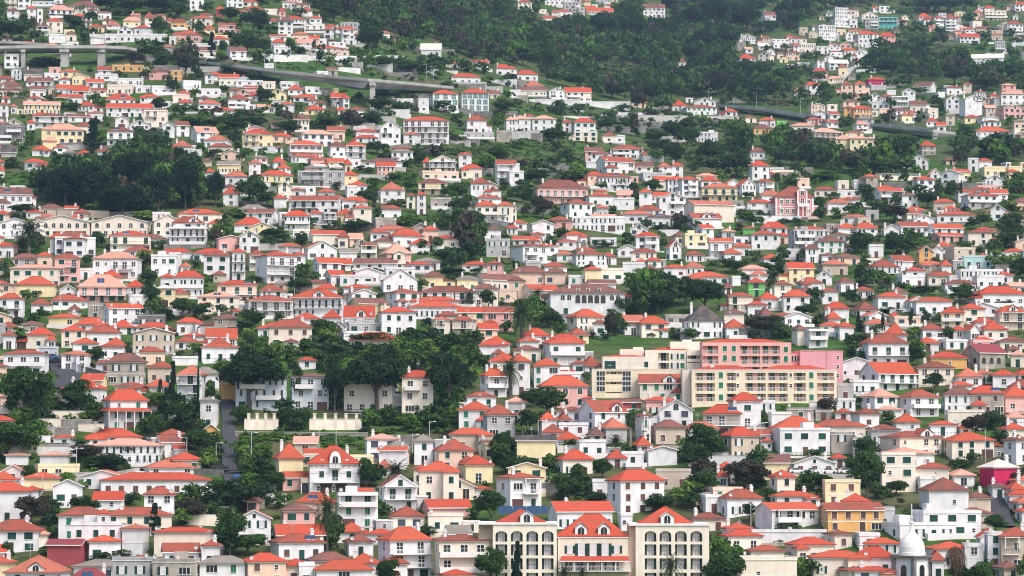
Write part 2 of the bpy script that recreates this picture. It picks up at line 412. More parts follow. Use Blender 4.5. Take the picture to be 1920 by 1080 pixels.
DATA = """
T 0 864
-160 160 90 180 260 chr
-210 290 195 290 550 whr
200 370 250 290 340 whr
-160 370 550 660 830 whr C
20 600 880 1055 1250 whr G
420 800 740 790 960 rsm N
650 1125 x 600 890 wfx T
770 1135 700 760 905 whr
1125 1380 590 640 860 whr N
920 1610 435 515 690 chr
865 1155 300 375 430 wsr N
1320 1640 240 320 480 whr
900 1980 110 185 300 whr
1285 1830 -10 75 130 whr
1425 2010 625 670 860 chr N
1480 1870 775 855 960 wsr
1870 2060 745 800 960 whr
1050 1420 x 935 1250 gfx
1425 1840 x 950 1250 sfx
1160 1470 885 935 1000 whr
580 1050 1005 1130 1300 whm N
t 290 620 300 330 d
t 790 570 230 300 r
t 600 740 220 90 r
t 1450 700 300 150 c
t 60 1000 230 170 r
t 1150 900 80 280 b
t 480 870 100 280 b
t 950 960 140 250 b
t 620 230 170 200 g
t 860 150 130 200 g
t 780 270 120 120 g
t 260 230 200 150 r
t 1000 90 150 500 r
T 320 864
250 710 890 965 1150 whn
640 1085 865 950 1150 ahr
1035 1290 910 990 1120 ahr
1170 1345 x 980 1160 wfx
1315 1900 925 1030 1200 whr
1245 1700 855 940 1060 thd
890 1440 680 770 905 whr C
1170 1540 295 390 500 ahr
720 820 345 380 455 phr
t 590 500 310 620 r
t 180 600 260 300 d
t 560 900 450 330 r
t 720 880 200 400 r
t 950 300 200 250 r
t 820 150 200 120 c
t 940 150 130 100 r
t 1465 870 560 270 p
t 1000 720 150 300 b
T 640 864
330 720 135 240 450 wgr B
700 1110 5 100 360 chr
665 840 40 75 200 chr
1100 1430 -60 40 180 yhr
1205 1425 262 295 330 whr N
1440 1890 105 165 420 whr LB
320 480 0 80 130 whr
730 1225 365 440 520 psr N
415 790 420 525 620 chr
800 1140 x 515 660 cfx
-60 240 580 680 740 whr
210 520 640 690 760 whr
320 850 620 750 1090 whr LB
0 310 680 765 870 whr
850 1400 690 755 1150 chr B
-20 200 930 1045 1150 whr
50 360 860 970 1100 whr
340 630 870 970 1100 whr
-60 340 x 320 620 wfx B
890 1250 1015 1075 1200 chr
400 520 1058 1090 1150 whr
t 510 300 300 300 p
t 230 300 300 180 r
t 1400 600 300 300 r
t 1400 1090 260 310 r
t 800 700 120 230 b
t 450 1080 170 280 r
t 1550 130 170 200 r
T 960 864
890 1450 80 190 480 whr CL
330 960 385 475 620 wsr C
1000 1130 x 510 640 wfx N
t 50 1090 330 120 c
t 500 380 250 250 r
t 620 300 250 200 r
t 800 380 120 250 b
t 850 190 200 200 r
t 300 230 150 200 r
t 100 110 150 350 r
t 1370 490 170 320 r
t 1490 1085 200 220 p
t 490 1095 120 150 p
t 660 1095 100 120 p
T 1280 864
350 760 265 355 500 whr
175 370 x 340 480 wfx
690 1310 395 460 650 wsr LB
830 1280 335 385 400 whr
1315 1900 435 465 640 osr
820 1070 85 155 340 chr
330 500 10 60 190 whr
330 420 80 150 230 whr
40 430 485 550 640 chr
360 760 645 710 820 chr
600 970 790 850 950 chr
480 1080 x 930 1200 cfx N
980 1440 715 790 930 chr
1340 1610 655 690 800 chr
1200 1760 840 910 1060 chr
1480 1760 1005 1035 1120 chr
650 1350 x 665 770 wfx N
t 600 280 290 470 d
t 200 340 240 350 r
t 100 130 300 400 r
t 630 580 180 170 r
t 1350 360 240 230 r
t 1180 350 230 130 r
t 240 950 320 130 a
t 380 1090 230 450 r
t 900 360 100 250 b
t 870 770 70 200 g
t 960 650 90 350 b
t 1450 650 100 140 c
T 1600 864
300 1100 x 600 730 wfx
600 1215 x 490 700 wfx
660 1100 150 280 480 whr N
600 790 x 170 300 wfx
580 940 20 75 250 chr N
250 590 x -60 280 cfx
1205 1570 -15 65 240 mhw NL
1030 1310 285 350 470 thd
960 1330 440 500 600 thd N
1440 1620 195 270 400 whr
1455 1700 260 320 420 whr
1500 1700 340 395 470 whr
1540 1700 440 475 560 whr
1375 1700 620 715 1000 thr B
1265 1400 x 690 1000 wfx
1330 1600 940 1010 1100 thd
700 1140 760 830 980 whr
1050 1230 x 800 990 wfx
720 860 840 940 1080 whr
0 410 800 910 1040 whr
100 460 745 805 850 whr
0 400 1005 1035 1120 whr
1290 1450 210 240 330 whd
t 130 370 420 380 r
t 400 330 150 250 r
t 180 450 80 350 b
t 500 600 140 120 r
t 450 430 90 80 d
t 1330 700 180 250 r
t 1200 1090 130 250 r
t 1540 230 130 200 d
t 960 1090 320 250 q
T 0 648
20 430 40 80 270 whr B
-80 65 165 195 310 ahr
985 1360 70 155 350 shd
1360 1640 150 205 330 thr
1250 1550 10 60 160 ahr
560 840 50 85 210 whr
840 1150 -10 15 110 whr
565 980 325 405 520 whr C
930 1370 395 515 770 whr LV
1350 1480 540 570 650 whr N
470 715 830 865 940 whr
750 1330 775 860 920 whr
830 1500 870 940 1080 whl
360 640 1005 1030 1090 whl N
20 270 1010 1040 1090 whl N
360 520 x 20 120 bfx
t 240 720 480 540 r
t 720 700 350 330 r
t 370 760 270 250 p
t 60 1080 330 600 r
t 820 1090 160 380 d
t 1180 1080 170 330 d
t 1450 900 260 230 r
t 1270 350 140 190 r
t 900 180 160 220 r
t 1500 560 250 50 c
t 960 900 130 230 p
t 1560 700 300 100 c
t 1170 60 90 110 r
T 320 648
50 320 175 275 510 whr B
250 640 -10 15 130 whr
0 250 x 130 180 wfx N
445 640 x 350 510 ofx N
265 440 475 520 750 whn
275 455 740 790 900 ogw
0 140 950 985 1030 wsr N
580 1090 260 295 580 bhd B
1090 1490 255 295 580 bhd B
930 1250 905 1060 1245 yhr C
1180 1370 100 140 200 whr
t 740 600 590 690 R
t 650 750 200 240 r
t 1130 770 180 330 r
t 20 650 500 110 c
t 255 800 620 40 c
t 120 800 280 330 r
t 370 500 240 130 g
t 1180 590 430 130 r
t 1540 640 550 280 R
t 250 1060 260 330 r
t 380 1070 170 200 g
t 700 1040 160 180 r
T 640 648
550 870 230 300 620 chr B
1090 1420 525 605 760 whr
1150 1460 430 480 560 whr
1290 1560 205 285 470 whr LB
1340 1700 75 150 230 chr
1410 1530 45 90 130 whr
1280 1550 -60 0 90 whr
1310 1640 545 650 850 ghr
840 1250 880 985 1150 ahr C
340 630 960 985 1130 wsr N
1290 1440 895 920 1040 ysd
20 520 x 380 620 cfx
t 330 640 640 620 R
t 1010 640 620 460 R
t 230 740 110 250 g
t 550 740 110 250 g
t 700 640 80 100 r
t 1580 480 360 250 p
t 1490 1080 280 230 r
t 690 1090 90 180 p
t 1340 140 60 120 r
T 960 648
0 280 0 40 130 chd
-60 180 75 150 440 whr
185 460 110 190 360 whr
285 690 -80 -20 170 whr B
360 540 45 70 165 whr
405 590 195 240 320 whr
340 670 x 260 360 wfx
620 850 125 225 250 whr
550 700 130 170 250 whr
235 720 275 380 560 phr A
650 770 470 500 560 phr
1190 1640 270 350 500 csr G
1220 1560 480 520 640 phr
940 1220 505 530 600 rsd
620 1090 515 620 770 wsr GL
1370 1720 510 600 760 wgr
40 250 590 635 700 whr
230 430 620 695 820 whr
430 530 650 720 760 whr
440 720 x 740 840 wfx
800 1090 675 775 890 ghr
1170 1300 625 665 890 whr B
1300 1640 695 770 900 thd B
270 500 760 850 880 whr
405 640 825 905 940 whr
700 870 805 880 900 thd
600 880 x 900 1030 wfx
30 420 845 890 1060 ysk N
410 770 975 1070 1200 chr
880 1080 980 1070 1120 whr
985 1240 x 1010 1120 wfx
1130 1310 880 970 1000 whr
1240 1560 945 980 1100 wgr
t 330 660 260 440 r
t 150 860 240 260 r
t 700 370 130 100 r
t 1110 1000 400 150 P
t 970 1000 150 230 p
t 560 990 110 220 r
t 1320 740 110 80 r
t 1440 1080 120 160 p
t 1560 1080 120 120 r
T 1280 648
185 570 550 640 830 shr B
430 750 440 520 740 whr
600 870 x 530 620 wfx
0 350 710 780 900 whr
360 740 760 850 1060 thr L
820 1020 x 640 780 wfx
980 1240 x 600 690 sfx
1240 1400 x 630 690 sfx
835 1320 660 775 900 whr
1220 1700 690 760 870 chr
870 1390 x 790 1020 wfx
1395 1600 x 830 1000 sfx
1420 1600 585 630 700 whr
1450 1620 x 510 600 wfx
1450 1600 x 370 500 gfx
740 840 880 905 960 whr N
1390 1540 1015 1065 1120 whr
t 180 1080 320 360 r
t 1350 660 180 200 d
t 340 1080 190 180 r
t 750 720 120 80 r
t 600 1090 100 200 b
t 740 1080 160 120 r
t 1240 1080 110 200 r
T 1600 648
110 535 -120 -20 180 whr B
80 630 155 260 410 wsr LB
580 960 150 210 360 chr
700 1080 55 115 200 ohr N
960 1220 205 295 370 whr
1470 1640 40 90 180 chl
1440 1580 20 60 90 chd
1300 1540 225 280 370 whr
0 245 x 340 450 wfx
90 440 400 480 610 whl L
440 830 410 485 650 whr LB
850 1160 390 465 620 whd
1080 1430 375 450 630 shr
900 1130 345 395 430 whr
1360 1700 370 480 600 phr
1480 1700 310 390 440 whr
1520 1640 230 280 330 whr
0 260 580 640 750 whr
200 470 600 635 660 whl
380 640 640 730 780 whr N
-60 130 715 755 850 chr
710 980 705 745 820 whr
890 1230 x 620 750 cfx N
280 870 800 860 1040 chr LG
865 1340 810 890 1030 chr
240 790 975 1015 1130 whl
990 1100 750 790 840 whr
1385 1640 720 785 890 chr
1430 1700 840 890 1090 whr L
1410 1640 620 680 740 whl
0 100 x 880 1040 sfx
t 600 190 200 170 r
t 60 180 120 180 r
t 760 440 170 220 r
t 1280 380 110 110 r
t 1150 870 230 250 d
t 320 740 120 170 r
t 500 640 80 130 g
t 130 1080 220 230 r
t 1380 800 150 120 r
t 90 580 110 40 c
T 0 432
455 880 0 70 230 wfr
460 600 15 70 200 whr
580 800 60 80 240 whr
980 1415 0 45 190 chr B
-60 130 110 150 240 whr
60 400 215 265 320 ghd
330 490 195 240 330 ahr
470 750 215 260 480 phr B
860 1300 200 265 440 whl B
1115 1430 155 205 240 whr
1440 1700 175 210 280 whr
1410 1650 x 240 420 wfx
80 550 320 355 520 chl
110 520 430 510 610 yhr
680 1180 410 530 660 phl B
900 1150 385 440 480 phr
1170 1350 470 540 580 whr
1490 1640 400 440 540 whr
1425 1650 515 545 700 yhw
-40 220 590 640 800 whr B
430 820 600 660 715 whr
250 490 640 695 760 whr
630 750 715 770 800 whd N
800 960 x 700 830 sfx
930 1330 685 725 870 wsr L
1180 1390 x 615 740 wfx N
1280 1540 x 800 900 kfx
700 1000 815 885 950 whr
1000 1270 840 910 960 whr
550 800 890 940 1080 chr
790 1130 895 960 1060 whr
1050 1280 x 900 960 wfx
640 920 1010 1060 1130 whr
0 150 930 985 1090 whr
-60 180 895 945 960 whr
240 500 910 980 1090 chr
410 510 980 1030 1100 whr
980 1170 1010 1090 1130 whr
1200 1640 920 960 1140 tgw
1250 1600 900 950 960 whr
t 270 230 330 340 p
t 40 520 260 130 p
t 580 480 180 160 p
t 830 340 110 150 r
t 800 430 60 130 b
t 650 590 100 90 r
t 1390 520 150 180 r
t 1410 720 220 230 r
t 1360 350 150 110 d
t 1480 860 150 300 r
t 340 610 60 200 b
t 30 860 150 110 r
t 300 860 120 180 b
t 420 800 90 160 b
t 1500 180 90 180 r
t 510 870 60 80 b
t 600 890 60 80 b
T 320 432
-20 330 -40 -20 125 wfx B
-40 200 170 210 250 whr
190 540 170 215 280 whr
-20 90 x 220 380 wfx
60 185 300 350 390 whr N
300 555 195 235 460 whr
540 705 165 205 450 whr B
370 520 375 415 470 thr N
710 880 180 230 360 chr B
760 1180 185 235 480 whr LB
1110 1270 200 230 380 whr
1205 1560 95 165 260 wgr L
1280 1640 0 35 120 csr N
1320 1600 255 300 440 wsr L
1430 1640 375 415 490 wsr L
0 310 375 440 610 whr B
-60 170 545 590 680 yhr
240 645 575 625 745 chl
400 810 465 510 670 ahr B
800 1070 510 570 620 whr
660 1150 605 660 810 whr B
1110 1640 550 630 800 whr BG
1340 1570 500 550 600 whr
1130 1400 780 835 880 whr
540 650 730 765 830 whr
380 640 785 825 950 shd
20 300 815 865 960 whr
300 620 920 995 1080 wsr
0 270 1000 1055 1100 whr
290 590 1000 1110 1150 whr
120 320 965 1000 1040 whr
885 1330 835 910 1080 chr
1040 1200 1040 1075 1100 whr
1420 1600 735 820 900 whr
1490 1650 850 900 960 ggk
t 430 150 160 150 d
t 980 120 140 300 r
t 1230 190 170 150 r
t 590 130 120 130 r
t 250 400 130 120 r
t 820 480 80 180 b
t 1200 590 140 260 r
t 1360 500 110 120 r
t 340 590 110 110 g
t 100 830 180 230 r
t 300 850 180 220 r
t 480 800 100 160 r
t 780 790 110 200 p
t 760 970 230 260 r
t 1030 880 110 130 r
t 1200 1030 130 120 r
t 1440 1040 190 240 r
t 1330 1070 110 150 r
T 640 432
265 450 0 20 90 whr
420 780 -20 50 140 whr
640 840 70 130 180 whr
-40 70 10 60 150 chr
160 340 105 140 260 chr B
290 640 60 105 140 thd
340 660 110 215 330 phl
480 610 190 215 360 cgr
100 560 260 310 360 wsd
840 1110 45 75 160 chr
-60 95 270 320 360 wsr
-20 300 385 430 510 wfr B
350 720 360 460 560 wgr
395 690 x 360 440 wfx
750 970 385 435 540 yhd
1125 1390 290 325 370 whr
1240 1660 410 460 550 csd L
1200 1480 500 550 700 chd
1480 1650 x 560 660 afx A
730 1270 520 580 700 whr B
640 1130 620 660 740 whr
400 740 540 580 720 whr L
-20 290 505 540 600 whr
0 330 550 590 700 wgr L
40 440 635 685 780 ysd L
20 310 710 810 900 wsr G
620 1130 660 720 810 whr
330 710 715 765 960 whr
880 1110 760 800 850 chr
830 1030 805 840 970 chr B
1030 1270 800 845 970 chr B
0 500 x 870 960 gfx B
70 540 955 1030 1080 thr N
1310 1590 985 1070 1150 whr
-20 350 930 960 1030 wfx
1360 1580 x 90 240 gfx
t 900 180 120 140 r
t 760 200 110 110 p
t 1000 330 150 350 r
t 1070 480 140 300 r
t 1290 120 130 130 r
t 1230 240 90 100 r
t 1500 360 100 150 r
t 1270 400 80 220 b
t 770 570 130 130 r
t 340 400 70 130 b
t 1190 740 170 130 p
t 1380 740 190 180 r
t 1450 540 90 110 p
t 1100 960 100 130 r
t 1530 960 120 180 r
t 720 1050 100 160 r
t 600 1050 80 130 r
t 950 1080 100 250 r
t 300 1080 110 500 r
t 820 960 120 40 c
t 1240 790 50 120 g
T 960 432
-20 340 115 145 290 whr BL
0 290 55 85 140 wsr
160 310 25 50 80 whr N
560 890 195 225 330 whr
730 980 30 80 130 wfk
1145 1390 15 55 180 whr B
1110 1365 170 205 330 chr
1235 1410 240 285 340 whr
1160 1280 260 295 340 whr
1040 1240 x 310 390 wfx N
1410 1640 320 350 430 whr
1220 1380 335 390 420 whd N
1440 1600 90 150 260 wgr L
1500 1640 10 50 120 yhr
-20 330 335 400 490 ahd
300 515 355 400 490 ahd
-40 130 420 475 620 ahd
60 470 510 560 660 csr L
510 880 735 810 940 chr L
760 900 835 870 970 whr
490 730 910 980 1040 yhr
290 690 970 1045 1110 whr
70 360 915 990 1040 whr
30 260 995 1040 1100 whr
1160 1475 800 875 990 chr
1250 1475 895 970 985 whr N
1070 1120 850 880 960 whr
1050 1120 595 625 690 whr
t 90 1080 420 290 p
t 370 180 130 130 r
t 480 110 130 170 r
t 1090 170 120 200 r
t 830 150 70 220 b
t 720 400 80 130 r
t 240 680 140 150 p
t 310 700 120 130 q
t 1250 620 200 300 r
t 1450 700 300 400 R
t 1370 780 250 300 R
t 1210 850 180 130 p
t 1050 800 160 200 r
t 720 780 100 320 r
t 360 920 180 200 r
t 460 1000 120 140 r
t 930 1050 270 160 d
t 1040 1000 200 120 r
t 1290 1000 80 150 b
t 200 310 60 150 b
t 1190 440 80 120 r
t 20 380 90 120 r
T 1280 432
0 230 x 40 160 yfx
245 470 75 105 260 wsr B
625 920 0 40 170 whr
450 650 115 155 220 whr
355 560 170 215 280 whr
0 210 190 230 280 whr
0 210 290 345 410 whr
10 450 385 435 500 whr
440 545 x 440 510 wfx N
730 930 220 265 310 whr B
1015 1370 x 0 180 gfx B
1245 1525 55 105 200 whd
1120 1285 130 170 290 whr
950 1130 x 185 270 wfx
1290 1460 205 240 290 whd
1280 1560 275 320 400 thr
1240 1410 375 430 500 wgk
620 805 370 420 500 whr
600 780 440 490 600 ehr
840 1030 465 510 630 chr
1070 1320 440 490 570 whr
1430 1620 435 485 560 whr
1280 1470 535 570 670 whr
930 1200 555 620 750 whr
1080 1240 520 575 620 whd
690 910 575 645 720 whr
410 670 580 620 740 chr B
600 800 660 700 790 whr
690 860 720 790 850 whd
1320 1570 670 735 810 whr
1330 1490 745 840 880 whr N
1430 1620 855 905 1010 whr B
5 390 685 845 1000 whk
370 600 825 910 990 whr
360 470 490 535 580 whr
380 590 735 780 860 chd
1030 1160 885 930 1060 chd N
1160 1360 x 940 1090 wfx B
t 210 780 340 430 R
t 30 700 270 260 R
t 770 1000 200 420 d
t 480 400 110 240 r
t 280 380 110 130 r
t 570 500 120 130 r
t 930 460 190 150 r
t 800 400 100 200 r
t 1100 300 120 110 r
t 1120 450 90 170 r
t 1150 830 140 210 r
t 1290 900 130 160 p
t 60 1030 110 220 r
t 830 560 100 130 r
t 1170 900 40 90 r
t 740 280 60 60 b
T 1600 432
320 580 235 280 380 wsr L
600 760 150 200 310 ogr
730 850 150 185 260 wgr
770 940 110 150 200 whr
1060 1370 -10 20 130 chr
740 1060 30 50 100 psr
1400 1640 170 200 270 whr
1040 1310 x 250 350 ufx
1160 1290 215 255 290 uhr
800 930 275 330 400 whr
990 1410 x 375 520 wfx
1150 1420 x 430 540 wfx
1340 1510 380 420 490 whr
680 990 385 430 500 chr
850 1160 465 500 560 whr B
90 270 x 275 340 cfx
140 440 270 340 440 whr B
480 680 345 380 440 whr
410 680 x 430 520 wfx
0 200 525 565 620 whr
330 520 525 590 640 whd N
200 500 580 625 720 whr
570 940 625 665 770 whr B
1140 1640 520 595 690 whr
0 230 665 745 800 whr
70 340 760 800 860 wgr L
340 440 775 820 860 whr
90 350 830 880 940 whr
820 1060 715 775 900 yhr B
990 1250 685 735 860 chr
1340 1640 705 765 920 chr BG
1120 1340 815 860 950 whr
1180 1460 850 930 1010 chr B
600 880 875 930 1010 whr
920 1060 890 935 1000 whr
1040 1200 880 930 1020 wgr
80 390 985 1060 1130 whr
600 820 1005 1070 1110 whr
820 1080 x 1035 1110 wfx
1080 1370 x 1040 1110 pfx
1370 1640 995 1040 1120 chr
280 545 860 980 1150 whr
1130 1310 1000 1045 1080 whr
t 90 220 210 200 r
t 370 230 200 210 r
t 540 180 120 200 r
t 1060 190 100 180 r
t 1320 240 130 160 r
t 1480 160 140 220 r
t 760 360 110 110 r
t 320 580 140 170 p
t 110 530 100 220 r
t 640 640 110 250 r
t 1000 690 170 260 r
t 50 950 190 70 c
t 280 980 200 40 c
t 540 970 240 50 c
t 210 1000 120 130 r
t 900 1030 130 130 r
t 600 1000 100 110 r
t 740 1000 60 90 r
t 340 770 60 300 b
t 1400 700 70 250 b
t 1530 400 120 150 r
t 450 540 80 200 b
t 100 1060 90 100 d
T 0 216
270 600 -20 10 110 whr B
600 840 -10 10 60 wsr
230 330 40 70 130 whr
345 780 75 135 260 yhl
360 530 200 240 340 yhl N
290 470 285 325 370 whr
700 860 325 360 400 whr
970 1250 105 150 280 whr B
1200 1410 45 85 140 wgr
1060 1210 5 35 120 wgr
1350 1560 x -40 110 cfx B
1500 1640 60 95 200 wgk
840 960 -10 0 50 wfx
700 860 65 100 180 chr
320 490 445 480 520 whr
-120 290 680 735 890 wsd
90 230 650 680 720 wfd
0 150 270 350 380 gsk N
-60 220 x 100 260 kfx B
230 390 875 910 960 whr N
320 540 925 960 1010 whr
-40 290 965 1010 1130 wgr A
300 840 960 1000 1130 cgr A
840 1390 945 1000 1130 cgr A
1390 1700 930 990 1130 cgr A
-60 90 890 930 970 ahr
900 1040 305 340 380 whr
1540 1640 280 300 370 whr
t 870 330 280 220 a
t 520 240 80 110 r
t 270 320 90 110 r
t 1300 220 110 150 r
t 1450 200 80 150 r
t 540 500 70 130 r
t 620 850 400 520 D
t 900 900 450 500 D
t 1250 850 560 480 D
t 1480 900 430 400 D
t 1150 950 330 500 D
t 1400 420 170 350 D
t 420 800 300 250 D
t 750 700 280 400 D
t 1350 980 130 300 g
t 220 950 110 320 r
t 720 960 60 110 b
t 220 1110 100 160 p
t 800 950 50 120 b
t 100 480 90 280 b
T 320 216
0 175 55 90 190 wsr L
165 440 105 155 250 wsl L
310 560 185 235 300 whr B
330 590 265 295 360 chr B
0 200 235 295 365 whr
645 960 130 175 300 yhr B
1190 1530 135 175 280 whl
1070 1430 235 275 400 whr B
1455 1640 245 290 390 whr
920 1070 45 75 120 chd N
710 850 415 450 560 whr
910 1080 385 440 490 whr
960 1130 460 510 540 whr
780 1150 515 560 620 yhr
500 720 525 575 640 whr
300 420 495 535 600 whr
480 640 670 735 840 whr
270 390 410 440 470 thd N
1040 1440 365 385 440 whr
1270 1440 385 410 470 phr
1440 1640 405 435 480 ysr
1190 1640 x 530 660 gfx B
940 1090 740 780 860 whr
1100 1590 755 800 920 wsr B
1480 1640 745 785 830 whr
20 480 875 920 1080 chr
0 310 950 1010 1130 whr G
570 900 955 1030 1090 whr
700 1000 885 915 1010 wsr
1040 1310 890 945 1070 whr B
1000 1100 x 920 1040 wfx
1270 1440 890 920 1000 whr
700 980 1005 1050 1100 ygl
1520 1640 905 930 1000 yhr B
1420 1550 x 920 1030 gfx B
930 1060 290 310 340 whr
t 140 880 480 330 D
t 60 480 200 200 D
t 420 850 320 180 D
t 280 370 110 110 r
t 770 850 260 300 r
t 900 860 150 200 r
t 680 450 110 130 r
t 860 370 70 110 r
t 620 310 80 90 r
t 850 530 80 140 r
t 460 380 70 100 p
t 540 390 70 80 p
t 1000 320 60 70 p
t 600 960 110 300 g
t 480 1090 120 180 d
t 980 1090 60 220 r
t 1320 1070 110 120 r
t 1330 130 80 140 r
t 1560 700 70 120 r
t 1560 1080 90 130 r
t 1240 590 100 60 r
t 200 100 90 250 r
t 420 140 110 250 r
t 620 180 150 250 r
t 800 120 110 250 r
t 1120 200 140 250 r
t 1450 130 110 250 r
t 1030 140 90 150 r
T 640 216
345 560 45 110 270 wgr B
560 1015 10 50 260 whr B
575 720 160 180 265 whr
800 1010 115 150 265 whr B
110 345 130 150 220 whr
120 340 195 220 250 whr
0 230 245 285 390 whr B
1155 1365 0 50 160 whr
1115 1430 x 165 220 gfx B
1520 1660 10 45 150 whl
1450 1600 x 150 250 sfx N
0 100 410 460 520 yhr
190 580 410 450 480 whd
310 510 440 475 580 psr
810 1080 375 435 530 cgr B
760 840 395 440 480 ahr
705 1100 x 530 605 afx
1435 1640 420 460 630 wsr B
695 1000 595 635 730 yhr B
1190 1410 580 640 780 whr
320 600 620 700 820 whr
690 800 715 745 920 whr
600 700 730 755 860 chr
30 145 x 670 770 wfx N
0 250 765 800 880 whr
80 290 840 870 1010 chr
-40 100 870 920 990 ahr
1220 1480 800 850 990 chr B
1450 1620 810 845 1000 chr B
290 650 1035 1075 1140 whr
830 1030 x 780 870 sfx
1540 1640 1030 1060 1110 whr
t 100 170 220 250 d
t 300 130 160 180 r
t 340 370 120 220 r
t 460 400 60 200 b
t 650 530 130 130 r
t 720 440 130 200 r
t 880 380 100 250 d
t 1080 420 110 180 r
t 1100 240 70 180 b
t 1450 450 140 260 r
t 1350 480 170 250 g
t 500 640 100 200 r
t 250 820 120 230 r
t 1110 780 140 160 r
t 1110 940 150 210 r
t 480 890 90 180 r
t 560 1030 130 260 g
t 340 990 130 90 r
t 150 1090 110 280 r
t 1270 1080 170 160 r
t 960 1040 100 250 g
t 750 1030 80 120 b
t 1320 260 50 150 b
t 70 640 80 140 r
t 570 860 70 80 r
T 960 216
-20 180 0 35 150 whl
170 420 0 35 140 whl
100 210 -10 10 40 whr N
560 790 25 65 170 whr
460 570 35 70 150 whr
580 800 x 160 240 cfx
830 980 160 190 250 chr
950 1060 180 195 260 wfx
900 1240 280 320 400 whr B
1200 1280 340 370 420 whr
790 1160 385 430 540 wsr L
690 790 x 440 490 wfx N
1150 1330 440 480 530 csd
1350 1510 450 490 520 whr
1190 1450 x 545 610 gfx B
785 1120 540 580 700 whr B
-60 70 425 460 560 wfr
-40 110 x 530 660 wfx
180 720 600 680 820 phr B
450 760 785 825 950 whr L
950 1150 x 785 880 wfx N
1440 1640 570 605 720 whr B
1355 1640 730 770 930 wgr B
1170 1400 845 890 930 whr
1010 1330 895 930 1000 whr
1255 1520 925 955 1040 whd
560 1060 x 960 1080 wfx
700 990 930 950 1000 wsl
-40 50 830 870 980 wgk
-40 60 1030 1060 1110 whr
t 380 250 120 300 r
t 430 350 110 170 r
t 60 320 110 140 r
t 450 450 70 100 r
t 600 620 170 420 g
t 250 640 120 250 r
t 660 650 110 200 r
t 100 820 160 220 r
t 170 670 60 110 g
t 290 970 200 200 d
t 400 980 90 120 r
t 850 720 110 100 r
t 1030 720 120 110 r
t 1330 760 150 180 r
t 1190 830 110 130 r
t 820 910 70 90 r
t 930 930 90 110 r
t 360 1070 80 110 r
t 1260 1070 90 130 r
t 1160 200 230 100 d
t 900 170 150 180 r
t 1060 150 140 200 r
t 1350 270 140 220 r
t 1500 220 150 250 r
t 1450 380 150 250 r
t 1350 400 160 90 p
t 1540 470 200 200 r
t 640 230 60 90 r
t 1400 1070 60 200 b
t 920 820 60 100 b
T 1280 216
-40 155 570 600 750 whr B
150 350 560 615 670 whr
165 520 640 680 800 yhr B
380 540 600 635 700 wgr
500 700 595 650 750 wgr L
680 870 595 625 720 whr B
20 500 800 835 1000 csr N
440 500 x 850 940 wfx
40 380 920 965 1050 wsr G
590 860 790 820 930 whr B
710 940 705 750 800 whr N
620 820 425 475 590 whr
820 950 x 500 550 wfx N
630 780 305 345 400 whd
130 330 x 165 245 wfx
640 860 85 120 170 ohd
710 870 20 50 110 whr
870 980 x 60 110 efx N
1000 1260 70 100 150 chl
1170 1510 115 155 240 ahl B
1410 1640 185 225 310 yhl
1230 1450 665 700 755 chr
1335 1590 785 825 900 whr B
1480 1640 765 790 850 whr
1440 1560 x 620 690 cfx
560 700 1035 1060 1100 ehr
720 990 1010 1070 1100 whr
1010 1370 1045 1075 1110 phr
1440 1640 1005 1060 1100 whr
550 700 0 20 60 chr
t 440 230 110 110 r
t 80 300 170 180 r
t 250 480 250 250 R
t 500 580 230 330 R
t 330 560 150 250 r
t 960 290 170 220 r
t 1120 310 170 250 r
t 870 320 120 220 r
t 1280 310 80 180 r
t 1030 470 110 120 r
t 1450 400 90 100 r
t 1110 600 110 120 r
t 1300 600 100 350 g
t 1020 690 90 220 r
t 1120 500 100 150 g
t 890 770 250 100 P
t 620 1000 150 200 g
t 800 1000 80 180 r
t 980 1010 60 150 b
t 1310 1000 150 150 r
t 1560 960 130 170 r
t 1400 790 70 150 r
t 140 1080 90 100 r
t 1540 150 130 180 r
t 620 780 60 160 r
t 50 180 150 180 r
t 100 480 130 180 g
t 980 380 90 150 g
t 1230 380 90 250 g
t 720 1030 80 120 p
T 1600 216
0 150 50 85 160 whl B
-40 155 195 220 330 yhl
775 875 65 95 145 wsr
680 800 20 55 100 whr
690 800 x -10 30 cfx
1120 1490 105 150 200 whr
1170 1380 120 150 200 whr
1500 1570 x 130 200 cfx
610 785 240 285 365 shr
530 730 370 420 500 wgr
840 970 390 420 455 ahd
1080 1180 x 410 520 wfx
1160 1310 400 430 500 whr
1220 1430 x 490 570 yfx
1400 1480 x 450 490 wfx
1430 1560 500 530 580 yhr
830 1055 505 540 640 wgl R
700 830 500 550 590 wgl
300 460 x 410 445 wfx
210 490 680 710 810 wsr B
0 110 x 615 680 wfx
-40 70 770 790 850 whr B
1030 1370 720 750 860 whr B
1090 1280 680 710 740 whr
1270 1460 695 730 790 wsr
780 1160 900 935 1000 whr B
830 1000 860 890 920 whr
0 240 1005 1060 1110 whr
270 440 1025 1065 1120 wgr
400 730 1000 1040 1100 wsr
720 1050 1020 1060 1110 wsr
1120 1350 1055 1075 1110 chr
120 240 x 900 970 gfx
t 350 90 140 120 d
t 510 320 140 230 r
t 330 380 100 250 r
t 530 560 150 150 r
t 400 560 130 200 r
t 120 480 160 250 r
t 240 560 130 250 r
t 1050 260 130 180 r
t 1250 390 160 220 r
t 1500 380 150 220 r
t 970 360 130 180 r
t 1400 280 110 180 r
t 900 600 70 90 r
t 1390 600 60 90 r
t 380 1000 170 280 d
t 700 880 170 260 r
t 910 820 220 120 r
t 1010 830 240 30 c
t 790 820 200 80 p
t 400 850 120 120 r
t 120 780 110 200 r
t 750 980 110 180 g
t 1200 1000 130 220 g
t 1480 1060 150 260 r
t 1140 1070 120 170 r
t 1480 900 110 220 g
t 1560 780 130 150 d
t 580 760 120 200 r
